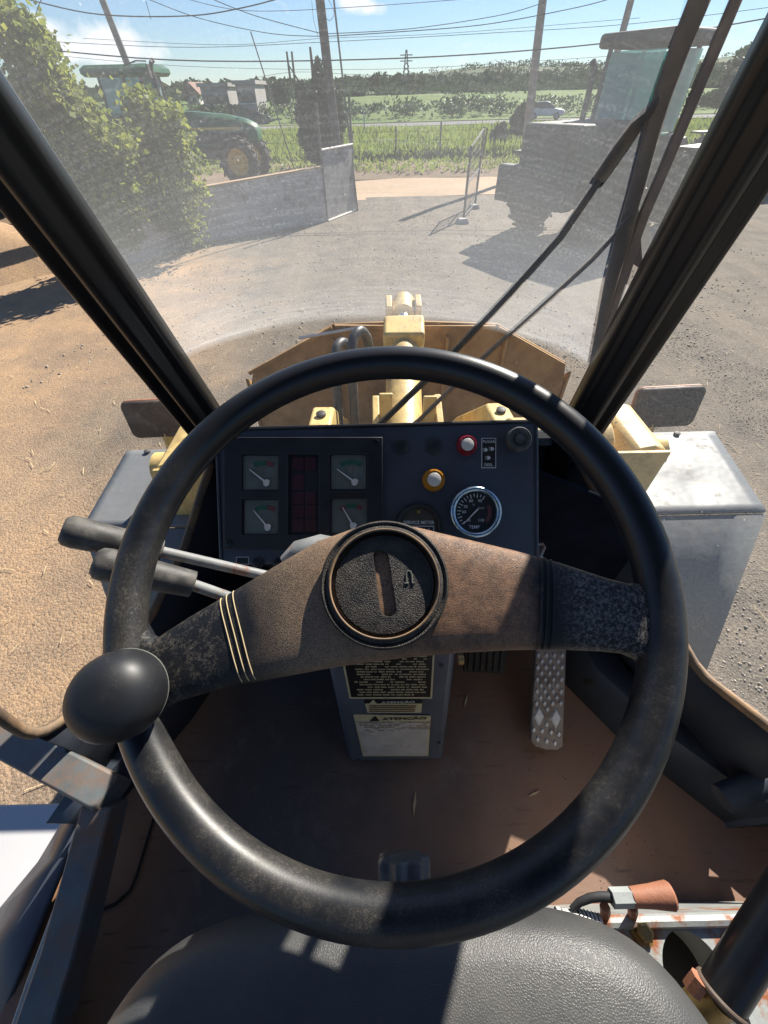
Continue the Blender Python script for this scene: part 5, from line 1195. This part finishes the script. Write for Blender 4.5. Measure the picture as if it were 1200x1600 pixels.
s2 = sticker([(574, 1112), (658, 1112), (660, 1092), (569, 1092)], E1, 'small_warning_sticker')
flat(PF, [pin(*q) for q in [(570, 1097), (659, 1097), (660, 1091.5), (569, 1091.5)]], .0028).build('sticker_field', 'sticker_black', s2, smooth=0)
flat(PF, [pin(*q) for q in [(576, 1098), (590, 1098), (583, 1091)]], .0033).build('warning_triangle', E1, s2, smooth=0)
a_, b_ = pin(622, 1094.5); sc = abs(pin(600, 1100)[0] - pin(601, 1100)[0])
text('ATENÇÃO', .0090, PF, a_, b_, .0034, 'white_print', s2, sx=1.45, bold=.0002)
mb = MB()
for y in (1101, 1104, 1107, 1110):
    P = [pin(577, y), pin(644 + (y * 7) % 11, y), pin(644 + (y * 7) % 11, y - 1.2), pin(577, y - 1.2)]; mb.add([PF.p(a, b, .0031) for a, b in P], [(0, 1, 2, 3)])
mb.build('print_lines', 'brass', s2, smooth=0)
s3 = sticker([(567, 1180), (669, 1180), (673, 1117), (552, 1115)], E1, 'large_warning_sticker')
flat(PF, [pin(*q) for q in [(569, 1178), (667, 1178), (670, 1126), (557, 1125)]], .0028).build('sticker_field', 'sticker_white', s3, smooth=0)
mb = MB()
for k, y in enumerate((1127, 1129.5, 1132, 1134.5, 1137, 1139.5, 1142)):
    x = 560 + k
    while x < 664:
        L = rs.uniform(3, 12)
        if rs.random() > .1 + .11 * k:
            xx = x
            while xx < x + L - .8:
                lw, lh = rs.uniform(.7, 1.2), rs.uniform(1.0, 1.6)
                P = [pin(xx, y), pin(xx + lw, y), pin(xx + lw, y - lh), pin(xx, y - lh)]; mb.add([PF.p(a, b, .0031) for a, b in P], [(0, 1, 2, 3)]); xx += lw + .45
        x += L + 1.2
mb.build('print_lines', 'brass', s3, smooth=0)
flat(PF, [pin(*q) for q in [(578, 1124), (593, 1124), (586, 1116.5)]], .0033).build('warning_triangle', 'sticker_black', s3, smooth=0)
a_, b_ = pin(632, 1120.5); text('ATENÇÃO', .0135, PF, a_, b_, .0034, 'sticker_black', s3, sx=1.35, bold=.0004)
for x, y in ((533, 1040), (690, 1040), (560, 1186), (686, 1160)):
    a_, b_ = pin(x, y); MB().lathe(Fr(PF.p(a_, b_, .001), PF.x, PF.y, PF.n), [(.004, 0), (.0038, .0015), (.001, .002)], 10).build('rivet', 'navy_paint', ped)
MB().tube([pd(716, 1030, .60), pd(724, 1030, .60)], .008, 12).build('hinge_pin', 'brass', ped)

# ---- instrument panel
D_ = .60; KM = D_ / FPX
IF = Fr(CAM + Fw * D_, Rt, Up)                                    # panel lies square to the driver's eye
def ip(x, y): return (x - 600) * KM, (800 - y) * KM
pan = thing('instrument_panel', 'dark blue instrument panel with gauges and indicator lamps', 'instrument panel', IF.p(*ip(594, 860), -.03))
co = [ip(*q) for q in ((338, 671), (838, 658), (839, 874), (346, 884))]
MB().prism([IF.p(a, b, -.11) for a, b in co], IF.n * .11).build('housing', 'navy_paint', pan, bevel=.004, seg=3)
for (p, q) in ((0, 1), (1, 2), (0, 3)):
    MB().tube([IF.p(*co[p], .0), IF.p(*co[q], .0)], .0028, 8).build('edge_trim', 'black_paint' if p == 0 and q == 1 else 'cab_grey', pan)
MB().prism([rel(-.235, y, z) for y, z in ((.385, -.50), (.60, -.47), (.72, -.56), (.72, -.86), (.46, -.64))], (.46, 0, 0)).build('console_body', 'wall_dark', pan, bevel=.01)
# black gauge cluster plate with real openings
gx = [352, 380, 436, 452, 499, 516, 574, 598]; gy = [684, 711, 767, 780, 835, 858]
bm = bmesh.new(); vv = {}
def vert(i, j):
    if (i, j) not in vv: vv[i, j] = bm.verts.new([float(q) for q in IF.p(*ip(gx[i], gy[j]), .007)])
    return vv[i, j]
for i in range(7):
    for j in range(5):
        hole = (i in (1, 5) and j in (1, 3)) or (i == 3 and j in (1, 2, 3))
        if not hole: bm.faces.new([vert(i, j + 1), vert(i + 1, j + 1), vert(i + 1, j), vert(i, j)])
r_ = bmesh.ops.extrude_face_region(bm, geom=bm.faces[:]); 
for e in r_['geom']:
    if isinstance(e, bmesh.types.BMVert): e.co -= Vector([float(q) for q in IF.n * .0062])
bmesh.ops.recalc_face_normals(bm, faces=bm.faces); me = bpy.data.meshes.new('cluster_plate'); bm.to_mesh(me); bm.free()
link('cluster_plate', me, 'cluster', pan, 20, bevel=.0012)
def needle(fr, a, L, w, c, mat, parent, tail=0.0):
    ca, sa = math.cos(rad(a)), math.sin(rad(a)); f2 = Fr(fr.p(0, 0, c), fr.x * ca + fr.y * sa, fr.y * ca - fr.x * sa)
    flat(f2, [(-tail, -w), (L, -w * .35), (L, w * .35), (-tail, w)], 0, .0006).build('needle', mat, parent, smooth=0)
GA = [(408, 739, 142, 'r', 'drop'), (410, 808, 130, 'r', 'lamp'), (545, 738, 144, 'n', 'fuel'), (546, 806, 120, 'b', 'batt')]
for gxc, gyc, na, kind, sym in GA:
    u = KM; fr = Fr(IF.p(*ip(gxc, gyc), .0018), Rt, Up)
    d_ = MB().box(fr, -27.2 * u, 27.2 * u, -26.6 * u, 26.6 * u, -.0014, 0).build('gauge', 'dial', pan)
    af = Fr(fr.p(4 * u, -16 * u), Rt, Up)
    if kind == 'r': segs = [(132, 118, 'dim_print'), (117, 82, 'green_print'), (81, 60, 'red_print')]
    elif kind == 'n': segs = [(122, 60, 'green_print')]
    else: segs = [(125, 108, 'red_print'), (107, 76, 'green_print'), (75, 60, 'red_print')]
    for a0, a1, m_ in segs: MB().arc(af, 28 * u, 35 * u, a0, a1, .0006).build('scale_band', m_, d_, smooth=0)
    MB().arc(af, 36 * u, 36.8 * u, segs[0][0], segs[-1][1], .0006).build('scale_line', 'dim_print', d_, smooth=0)
    nf = Fr(fr.p((9 if kind != 'b' else 6) * u, -15 * u), Rt, Up)
    needle(nf, na, 33 * u, 1.5 * u, .0030, 'white_print', d_)
    flat(nf, [(-5 * u, 3 * u), (-3.5 * u, -4.5 * u), (0, -6.5 * u), (4.5 * u, -4 * u), (6 * u, 2.5 * u), (2 * u, 5 * u)], .0036, .0012).build('needle_hub', 'lens', d_, smooth=0)
    sf = Fr(fr.p(3 * u, 4 * u), Rt, Up)
    if sym == 'fuel':
        MB().box(sf, -4 * u, 2.5 * u, -5 * u, 5 * u, .0004, .0008).build('fuel_symbol', 'dim_print', d_); MB().box(sf, 3.5 * u, 5 * u, -3 * u, 3 * u, .0004, .0008).build('fuel_symbol', 'dim_print', d_)
    elif sym == 'batt':
        MB().arc(sf, 5.2 * u, 6.2 * u, 45, 405, .0006, 4).build('battery_symbol', 'dim_print', d_, smooth=0)
    elif sym == 'lamp':
        MB().arc(sf, 3.2 * u, 4.4 * u, 0, 360, .0006, 18).build('pressure_symbol', 'dim_print', d_, smooth=0); MB().box(sf, -1 * u, 1 * u, -8 * u, -4 * u, .0004, .0008).build('pressure_symbol', 'dim_print', d_)
    else:
        MB().arc(sf, 2.6 * u, 3.8 * u, 0, 360, .0006, 18).build('oil_symbol', 'dim_print', d_, smooth=0); MB().box(sf, -.7 * u, .7 * u, -7 * u, 7 * u, .0004, .0008).build('oil_symbol', 'dim_print', d_)
    MB().box(fr, -16 * u, 14 * u, -9 * u, -7.6 * u, .0002, .0005).build('print_line', 'dim_print', d_)
fr = Fr(IF.p(*ip(475.5, 773), .0015), Rt, Up)
wb = MB().box(fr, -23.0 * KM, 23.0 * KM, -61.5 * KM, 61.5 * KM, -.001, 0).build('warning_display', 'dial_black', pan)
for i in range(2):
    for j, (y0, y1) in enumerate(((38, 58), (8, 32), (-14, 4), (-36, -16), (-58, -38))):
        if i == 1 and j == 1: continue
        x0 = -18 + i * 19.5; MB().box(fr, x0 * KM, (x0 + 17.5) * KM, y0 * KM, y1 * KM, .0002, .0012).build('warning_cell', 'red_lamp', wb)
for x, y in ((588, 692), (360, 848)):
    f2 = Fr(IF.p(*ip(x, y), .0072), Rt, Up); o = MB().lathe(f2, [(.0055, 0), (.0052, .0015), (.0025, .002), (.0018, .0005)], 16).build('screw', 'black_paint', pan)
def button(x, y, r, ring, lens, hgt=.010):
    f2 = Fr(IF.p(*ip(x, y), .0), Rt, Up); r *= KM
    o = MB().lathe(f2, [(r * 1.06, 0), (r * 1.06, .002), (r, .003), (r * .96, hgt), (r * .82, hgt + .003), (r * .66, hgt + .0025)], 32).build('indicator_lamp', ring, pan, smooth=50)
    if lens: MB().lathe(f2, [(r * .64, hgt), (r * .63, hgt + .0030), (r * .58, hgt + .0036), (r * .1, hgt + .0038)], 28).build('lens', lens, o, smooth=60)
    return o
button(729, 696, 15.5, 'red_ring', 'lens', .006); button(677.5, 750, 17, 'amber_ring', 'lens', .006)
for x in (626, 678):
    f2 = Fr(IF.p(*ip(x, 697), 0), Rt, Up); r = 13 * KM; MB().lathe(f2, [(r, 0), (r, .002), (r * .86, .0032), (r * .2, .0036)], 28).build('blank_plug', 'cluster', pan, smooth=50)
f2 = Fr(IF.p(*ip(804, 690), 0), Rt, Up); r = 18.5 * KM
k_ = MB().lathe(f2, [(r * .8, 0), (r * .8, .012), (r, .014), (r, .022), (r * .9, .025), (r * .66, .025), (r * .6, .022), (r * .42, .021), (r * .38, .0235), (r * .1, .024)], 40).build('pull_switch', 'grip_black', pan, smooth=40)
# decal beside the pull switch
f2 = Fr(IF.p(*ip(763.5, 708), 0), Rt, Up); u = KM
dc = flat(f2, rect(-11.5 * u, 11.5 * u, -23.5 * u, 23.5 * u), .0006, .0005).build('switch_decal', 'white_print', pan, smooth=0)
flat(f2, rect(-10.2 * u, 10.2 * u, -22.2 * u, 22.2 * u), .0010, .0003).build('decal_field', 'sticker_black', dc, smooth=0)
text('PUXAR', 6.0 * u, f2, 0, 17.5 * u, .0013, 'white_print', dc, bold=.00008); text('DESL.', 6.0 * u, f2, 0, -18.5 * u, .0013, 'white_print', dc, bold=.00008)
for x, y, sgn in ((-4.5, 5, 1), (5.5, 6.5, 1), (0, -7.5, 1)):
    f3 = Fr(f2.p(x * u, y * u), Rt, Up)
    flat(f3, [(-2.5 * u, 3 * u), (-2.5 * u, -3 * u), (1 * u, -2.6 * u), (3.2 * u, 0), (1 * u, 2.6 * u)], .0013, .0002).build('lamp_symbol', 'white_print', dc, smooth=0)
    for yy in (-2, 0, 2): flat(f3, rect(-5.5 * u, -3.4 * u, (yy - .35) * u, (yy + .35) * u), .0013, .0002).build('lamp_symbol', 'white_print', dc, smooth=0)
# temperature gauge
f2 = Fr(IF.p(*ip(742, 800), 0), Rt, Up); u = KM
tg_ = MB().lathe(f2, [(40 * u, 0), (40 * u, .008), (38.5 * u, .0105), (36 * u, .0115), (33 * u, .0105), (31.5 * u, .008), (31 * u, .003)], 64, cap=False).build('temperature_gauge', 'cool_chrome', pan, smooth=50)
MB().lathe(f2, [(31.2 * u, .002), (31.2 * u, .0034)], 48).build('dial', 'dial_black', tg_)
for k, a in enumerate(np.linspace(222, 60, 15)):
    ca, sa = math.cos(rad(a)), math.sin(rad(a)); f3 = Fr(f2.p(0, 0, .0038), f2.x * ca + f2.y * sa, f2.y * ca - f2.x * sa)
    L = 6.5 if k % 2 == 0 else 4.5; flat(f3, rect((28.5 - L) * u, 28.5 * u, -.75 * u, .75 * u), 0, .0002).build('tick', 'white_print', tg_, smooth=0)
MB().arc(f2, 19.5 * u, 25 * u, 28, -42, .0040, 14).build('red_band', 'red_print', tg_, smooth=0)
for s_, x, y in (('40', -11, -13), ('60', -17.5, 0), ('70', -15.5, 8), ('80', -7, 17), ('90', 7, 17), ('110', 8.5, -13)): text(s_, 6.5 * u, f2, x * u, y * u, .0040, 'white_print', tg_, bold=.00006)
text('TEMP', 7.0 * u, f2, -2 * u, -23.5 * u, .0040, 'white_print', tg_, bold=.00008); text('°C', 4.5 * u, f2, -3 * u, 11 * u, .0040, 'white_print', tg_)
needle(Fr(f2.p(4 * u, 5 * u), Rt, Up), 226, 33 * u, 1.3 * u, .0055, 'white_print', tg_, tail=3 * u)
MB().box(Fr(f2.p(8.5 * u, 6 * u), Rt, Up), -5 * u, 5 * u, -1.6 * u, 1.6 * u, .0045, .0062).build('needle_cap', 'dim_print', tg_)
# service meter
f2 = Fr(IF.p(*ip(654, 823), 0), Rt, Up)
sm = MB().lathe(f2, [(37 * u, 0), (37 * u, .006), (35.5 * u, .0085), (32 * u, .0085), (29.5 * u, .006), (29.2 * u, .002)], 56, cap=False).build('service_meter', 'cluster', pan, smooth=50)
MB().lathe(f2, [(29.4 * u, .001), (29.4 * u, .0025)], 48).build('dial', 'meter_face', sm)
text('SERVICE METER', 7.2 * u, f2, 0, 6.5 * u, .0030, 'white_print', sm, sx=.98, bold=.00012)
text('H', 6 * u, f2, 0, 23 * u, .0030, 'rim_yellow', sm, bold=.0001)
MB().box(f2, -22 * u, 24 * u, -11 * u, 1.5 * u, .0026, .0030).build('counter_frame', 'white_print', sm); cb = MB().box(f2, -20.5 * u, 22.5 * u, -9.5 * u, 0, .0031, .0036).build('counter_window', 'dial_black', sm)
for k, ch in enumerate('08816'): text(ch, 8 * u, f2, (-14 + 7.5 * k) * u, -4.7 * u, .0040, 'white_print', sm)
# lower left corner of the panel: small label and two knobs; latch on the right edge
f2 = Fr(IF.p(*ip(379, 876), 0), Rt, Up); flat(f2, rect(-10 * u, 10 * u, -6 * u, 6 * u), .0006, .0004).build('label_frame', 'white_print', pan, smooth=0); flat(f2, rect(-9 * u, 9 * u, -5 * u, 5 * u), .0010, .0003).build('label_field', 'sticker_black', pan, smooth=0)
for x in (403, 436):
    f2 = Fr(IF.p(*ip(x, 880), 0), Rt, Up); MB().lathe(f2, [(9 * u, 0), (9 * u, .003), (6 * u, .005), (5 * u, .012), (1 * u, .013)], 20).build('toggle_knob', 'cluster', pan, smooth=50)
f2 = Fr(IF.p(*ip(846, 862), -.01), Rt, Up); MB().tube([f2.p(-6 * u, -8 * u), f2.p(-5 * u, 10 * u), f2.p(6 * u, 11 * u), f2.p(9 * u, 6 * u), f2.p(3 * u, -8 * u), f2.p(8 * u, -13 * u)], .0025, 6).build('latch', 'rust_steel', pan)
MB().prism([f2.p(-8 * u, 4 * u), f2.p(6 * u, 8 * u), f2.p(2 * u, -12 * u), f2.p(-8 * u, -12 * u)], IF.n * -.006).build('latch_plate', 'lamp_back', pan)

# ---- gear levers on the left of the column
def lever(pr, pg0, pg1, d0, d1, d2, rr, rg, label):
    A, B, C_ = pd(*pr, d0), pd(*pg0, d1), pd(*pg1, d2)
    t = thing('gear_lever', label, 'lever', A, 'column levers')
    B2 = B + (C_ - B) * .08
    MB().tube([A, (A + B2) / 2, B2], rr, 14).build('rod', 'rod_grey', t, smooth=60)
    v_ = C_ - B
    MB().tube([B, B + v_ * .01, B + v_ * .35, B + v_ * .88, B + v_ * .96, C_], [rg * .72, rg * .84, rg * .92, rg, rg * .93, rg * .70], 24).build('grip', 'grip_black', t, smooth=60)
lever((470, 912), (252, 862), (97, 827), .50, .445, .395, .0062, .0165, 'upper gear lever with longer black grip left of the column')
lever((470, 972), (303, 913), (147, 878), .49, .425, .385, .0062, .0165, 'lower gear lever with black grip just under the upper lever')

# ---- pedals
t = thing('accelerator_pedal', 'long steel accelerator pedal with raised diamond studs', 'pedal', pz(855, 1170, FL))
b0, b1, t1, t0 = pz(829, 1160, -1.005), pz(881, 1163, -1.005), pz(885, 1000, -.90), pz(838, 1000, -.90)
AX = nrm(b1 - b0); AY = nrm((t0 + t1) / 2 - (b0 + b1) / 2); AF = Fr((b0 + b1) / 2, AX, AY); AF.n = AF.n if AF.n[2] > 0 else -AF.n
def ain(x, y): q = pl(x, y, AF.o, AF.n) - AF.o; return np.dot(q, AF.x), np.dot(q, AF.y)
ol = [ain(*q) for q in ((829, 1158), (838, 1167), (855, 1172), (872, 1172), (880, 1167), (886, 1000), (838, 1000))]
MB().prism([AF.p(a, b, 0) for a, b in ol], -AF.n * .012).build('pedal_plate', 'pedal_base', t, bevel=.003)
def stud(x, y, w_, h_):
    a, b = ain(x, y); P = [AF.p(*ain(x + dx, y + dy), .0004) for dx, dy in ((0, -h_), (w_, 0), (0, h_), (-w_, 0))]; c = sum(P) / 4
    Q = [c + (p - c) * .72 + AF.n * .0030 for p in P]
    MB().add(P + Q, [(4, 5, 6, 7), (0, 1, 5, 4), (1, 2, 6, 5), (2, 3, 7, 6), (3, 0, 4, 7)]).build('diamond_stud', 'steel_dia', t, smooth=0)
for r_ in range(9):
    for c_ in range(4):
        x = 841 + c_ * 12.6 + (6.3 if r_ % 2 else 0) + (1018 - (1024 + r_ * 9.5)) * .035; y = 1024 + r_ * 9.4
        if x < 882: stud(x, y, 3.3, 5.6)
stud(842, 1119, 8.6, 17); stud(868.5, 1122, 9.2, 17)
for x, y in ((855, 1108), (854, 1132), (834, 1140), (847, 1142), (861, 1144), (873, 1147), (840, 1155), (854, 1158), (867, 1161)): stud(x, y, 3.4, 5.6)
MB().tube([AF.p(0, .02, -.012), AF.p(0, .02, -.045)], .012, 10).build('pivot', 'dark_iron', t)
t = thing('brake_pedal', 'small dark ribbed brake pedal behind the right of the column', 'pedal', pz(757, 1052, FL))
b0, b1, t1, t0 = pz(724, 1051, -.96), pz(789, 1053, -.96), pz(791, 985, -.86), pz(722, 983, -.86)
BX = nrm(b1 - b0); BY = nrm(t0 - b0); BF = Fr((b0 + b1) / 2, BX, BY); BF.n = BF.n if BF.n[2] > 0 else -BF.n
w_ = np.linalg.norm(b1 - b0) / 2; h_ = np.linalg.norm(t0 - b0)
MB().box(BF, -w_, w_, 0, h_, -.012, 0).build('pedal_plate', 'rubber', t, bevel=.004)
for k in range(6): MB().box(BF, -w_ * .82 + k * w_ * .30, -w_ * .82 + k * w_ * .30 + w_ * .17, .008, h_ - .01, .0005, .005).build('rib', 'rubber', t, bevel=.001)
MB().tube([BF.p(0, h_ * .6, -.012), BF.p(.0, h_ * .9, -.06), BF.p(0, h_ * 1.6, -.06)], .010, 8).build('pedal_arm', 'dark_iron', t)

# ---- seat
def leather():
    m, t = nodes('seat_vinyl'); g = G(t); c = g.coord()
    vo = g.voro(560, c, 'DISTANCE_TO_EDGE'); cells = g.ramp(vo.outputs['Distance'], .01, .35)
    n1 = g.noise(9, c, 5); col = g.mix(g.ramp(n1, .35, .7), (.050, .051, .053), (.085, .083, .08))
    g.out(g.bsdf(col, g.ramp(n1, .3, .7, .40, .50), 0, g.math('ADD', cells, g.math('MULTIPLY', g.noise(25, c, 3), 1.5)), .22, .0009)); return m
M_['seat'] = leather()
seat = thing('driver_seat', 'black grained vinyl driver seat cushion', 'seat', rel(.005, -.3, FL))
sc_, hx, hy = np.array([.004, -.318]), .276, .304
rings = []
for s_, z in ((.02, -.497), (.3, -.4975), (.55, -.4985), (.76, -.500), (.88, -.504), (.94, -.511), (.978, -.525), (.997, -.545), (1.0, -.57), (.985, -.60), (.95, -.62)):
    ring_ = []
    for q in np.linspace(0, 2 * math.pi, 72, endpoint=False):
        c_, s2_ = math.cos(q), math.sin(q); e_ = 2 / 5.0
        ring_.append(rel(sc_[0] + hx * s_ * math.copysign(abs(c_) ** e_, c_) * (1.0 if s2_ < 0 else 1 - .05 * s2_ ** 2), sc_[1] + hy * s_ * math.copysign(abs(s2_) ** e_, s2_), z + .006 * math.sin(c_ * 2.2)))
    rings.append(ring_)
MB().loft(rings).build('cushion', 'seat', seat, smooth=80)
MB().box(W0, -.22, .23, -.58, -.07, CAMH - .68, CAMH - .622).build('seat_pan', 'black_paint', seat, bevel=.01)
MB().box(W0, -.15, .16, -.5, -.12, CAMH + FL + .002, CAMH - .681).build('suspension_base', 'wall_dark', seat, bevel=.02)
bk_ = []
for z, y, w_ in ((-.50, -.60, .20), (-.45, -.61, .245), (-.2, -.66, .25), (.05, -.72, .23), (.13, -.74, .17)):
    bk_.append([rel(.006 + w_ * math.copysign(abs(math.cos(q)) ** .5, math.cos(q)), y - .05 + .06 * math.copysign(abs(math.sin(q)) ** .6, math.sin(q)), z) for q in np.linspace(0, 2 * math.pi, 40, endpoint=False)])
MB().loft(bk_).build('backrest', 'seat', seat, smooth=80)
# star knob at the front of the seat
kf = Fr(pz(630, 1362, -.60), (1, 0, 0), (0, .25, 1), None)
kf = Fr(pz(630, 1360, -.575), (1, 0, 0), (0, .35, .94))      # axis towards front/up
kx = Fr(pz(630, 1361, -.56), (1, 0, 0), (0, 0, 1), (0, 1, .25))
st_ = []
for c_, s_ in ((-.013, .80), (-.011, .96), (.009, 1.0), (.012, .95), (.014, .7)):
    st_.append([kx.p(s_ * (.0255 + .0034 * math.cos(7 * q)) * math.cos(q), s_ * (.0255 + .0034 * math.cos(7 * q)) * math.sin(q), c_) for q in np.linspace(0, 2 * math.pi, 56, endpoint=False)])
MB().loft(st_).build('adjuster_knob', 'knob_lightened', seat, smooth=50)
MB().tube([kx.p(0, 0, -.012), kx.p(0, 0, -.06)], .008, 12).build('knob_stem', 'dark_iron', seat)

# ---- grit trodden onto the cab floor
def grit(n, name):
    mb = MB(); base = [(1, 0, 0), (0, 1, 0), (-1, 0, 0), (0, -1, 0), (0, 0, .6)]
    for i in range(n):
        x, y = rng.uniform(-.5, .6), rng.uniform(-.3, .42); 
        if abs(x - .01) < .13 and y > .18: continue
        ar_ = rng.uniform(0, 6.3); cr_, sr_ = math.cos(ar_), math.sin(ar_)
        s_ = rng.uniform(.0006, .0021) * (1 if rng.random() > .03 else 1.8)
        mb.add([rel(x + a * s_ * rng.uniform(.6, 1.4), y + b * s_ * rng.uniform(.6, 1.4), FL + .0005 + c * s_) for a, b, c in [(a * cr_ - b * sr_, a * sr_ + b * cr_, c) for a, b, c in base]], [(0, 1, 4), (1, 2, 4), (2, 3, 4), (3, 0, 4)])
    return tag(mb.build(name, 'soil', None, 0), 'dry soil crumbs and grit trodden over the cab floor', 'grit', kind='stuff')
grit(900, 'floor_grit')
for i, (x, y, L, a) in enumerate(((728, 1095, .035, 70), (648, 1255, .045, 80), (835, 1240, .03, 20))):
    p = pz(x, y, FL + .002); d_ = np.array([math.cos(rad(a)), math.sin(rad(a)), 0]) * L / 2; e_ = np.array([-d_[1], d_[0], 0]) * .14
    tag(MB().prism([p - d_, p - d_ * .2 + e_, p + d_, p + d_ * .1 - e_], (0, 0, .0015)).build('dry_leaf', 'straw'), ['dry leaf scrap beside the pedestal foot', 'dry leaf scrap on the floor before the seat knob', 'dry leaf scrap below the long pedal'][i], 'leaf scrap', 'leaf scraps on the cab floor')

# ---- control box at the right of the seat
bxz = -.62
box = thing('control_box', 'chipped grey steel console with rust patches right of the seat', 'console', rel(.4, -.2, FL))
hole = pz(1092, 1535, bxz); hr = .032
x0, x1, y0, y1 = .205, .62, -.46, -.028
N = 48; ro, ri, rl = [], [], []
for k in range(N):
    a = 2 * math.pi * k / N; c_, s_ = math.cos(a), math.sin(a)
    ri.append(hole + np.array([hr * c_, hr * 1.15 * s_, 0])); rl.append(hole + np.array([hr * c_, hr * 1.15 * s_, -.05]))
    tx = ((x1 if c_ > 0 else x0) - hole[0]) / c_ if abs(c_) > 1e-6 else 1e9; ty = ((y1 if s_ > 0 else y0) - hole[1]) / s_ if abs(s_) > 1e-6 else 1e9
    k_ = min(tx, ty); ro.append(np.array([hole[0] + c_ * k_, hole[1] + s_ * k_, CAMH + bxz]))
lo = [p + np.array([0, 0, -.006]) for p in ro]
mb = MB(); mb.loft([lo, ro, ri, rl], cap=False); mb.build('top_plate', 'rust_steel', box, smooth=30)
MB().add(rl, [tuple(range(N))]).build('hole_floor', 'dark_iron', box)
for (xa, xb, ya, yb) in ((x0 + .002, x1, y1 - .012, y1 - .002), (x0 + .002, x0 + .012, y0, y1 - .014), (x1 - .012, x1, y0, y1 - .014)):
    MB().box(W0, xa, xb, ya, yb, CAMH + FL + .002, CAMH + bxz - .007).build('side_plate', 'rust_steel', box)
MB().tube([rel(x0 + .02, y1 - .004, bxz + .004), rel(x1, y1 - .004, bxz + .004)], .006, 8).build('front_edge', 'rust_steel', box)
MB().lathe(Fr(pz(1001, 1456, bxz), (1, 0, 0), (0, 1, 0)), [(.012, .0), (.012, .004), (.0085, .0045), (.0085, .011), (.006, .013)], 6).build('bolt', 'brass', box, smooth=20)
MB().tube([pz(880, 1436, -.60), pz(905, 1438, -.60), pz(938, 1446, -.60)], [.008, .0095, .0095], 16).build('spring_cover', 'steel_dia', box, smooth=40)
for k in range(6):
    p = pz(903 + k * 6, 1437.5 + k * 1.6, -.60); MB().lathe(Fr(p, (0, 0, 1), (0, 1, 0), (1, -.1, 0)), [(.0094, -.0010), (.0103, 0), (.0094, .0010)], 16, cap=False).build('spring_coil', 'iron', box)
MB().lathe(Fr(pz(876, 1436, -.60), (0, 0, 1), (0, 1, 0), (-1, .1, 0)), [(.0095, 0), (.0095, .004), (.006, .005), (.004, -.002)], 18).build('end_cap', 'steel_dia', box)
for x in (945, 988): MB().tube([pz(x, 1416, -.585), pz(x + 1, 1425, -.60), pz(x, 1432, -.618)], .005, 6).build('clip', 'rust_grip', box)
hl = thing('hand_lever', 'bent hand lever with reddish brown grip on the console', 'lever', pz(920, 1412, -.60))
MB().tube([pz(893, 1421, -.595), pz(905, 1410, -.59), pz(922, 1403, -.585), pz(938, 1401, -.582), pz(957, 1402, -.58)], [.003, .0038, .0042, .0045, .0048], 12).build('lever_neck', 'dark_iron', hl, smooth=60)
A, B = pz(955, 1403, -.58), pz(989, 1402, -.58)
MB().tube([A, B], .0085, 6).build('collar', 'rust_steel', hl)
B2, C2 = pz(987, 1402, -.58), pz(1050, 1399, -.575)
MB().tube([B2, B2 * .5 + C2 * .5, B2 * .06 + C2 * .94, C2], [.0085, .0100, .0122, .0105], 20).build('grip', 'rust_grip', hl, smooth=40)
pl_ = thing('parking_brake_lever', 'thick black tube lever rising from the console hole', 'lever', pz(1110, 1590, -.66))
A, B = pz(1240, 1380, -.52), pz(1128, 1556, -.585); v_ = B - A
MB().tube([A, B], .0185, 20).build('tube', 'black_paint', pl_)
MB().tube([B - v_ * .02, B + v_ * .03], .0215, 20).build('collar', 'lamp_back', pl_, bevel=.002)
MB().tube([B, B + v_ * .22 + (0, 0, -.03)], .0145, 16).build('shank', 'brass', pl_)
MB().tube([B - v_ * .02 + (-.018, .01, .004), B + v_ * .06 + (-.02, .008, 0)], .008, 8).build('lock_tab', 'rust_grip', pl_)
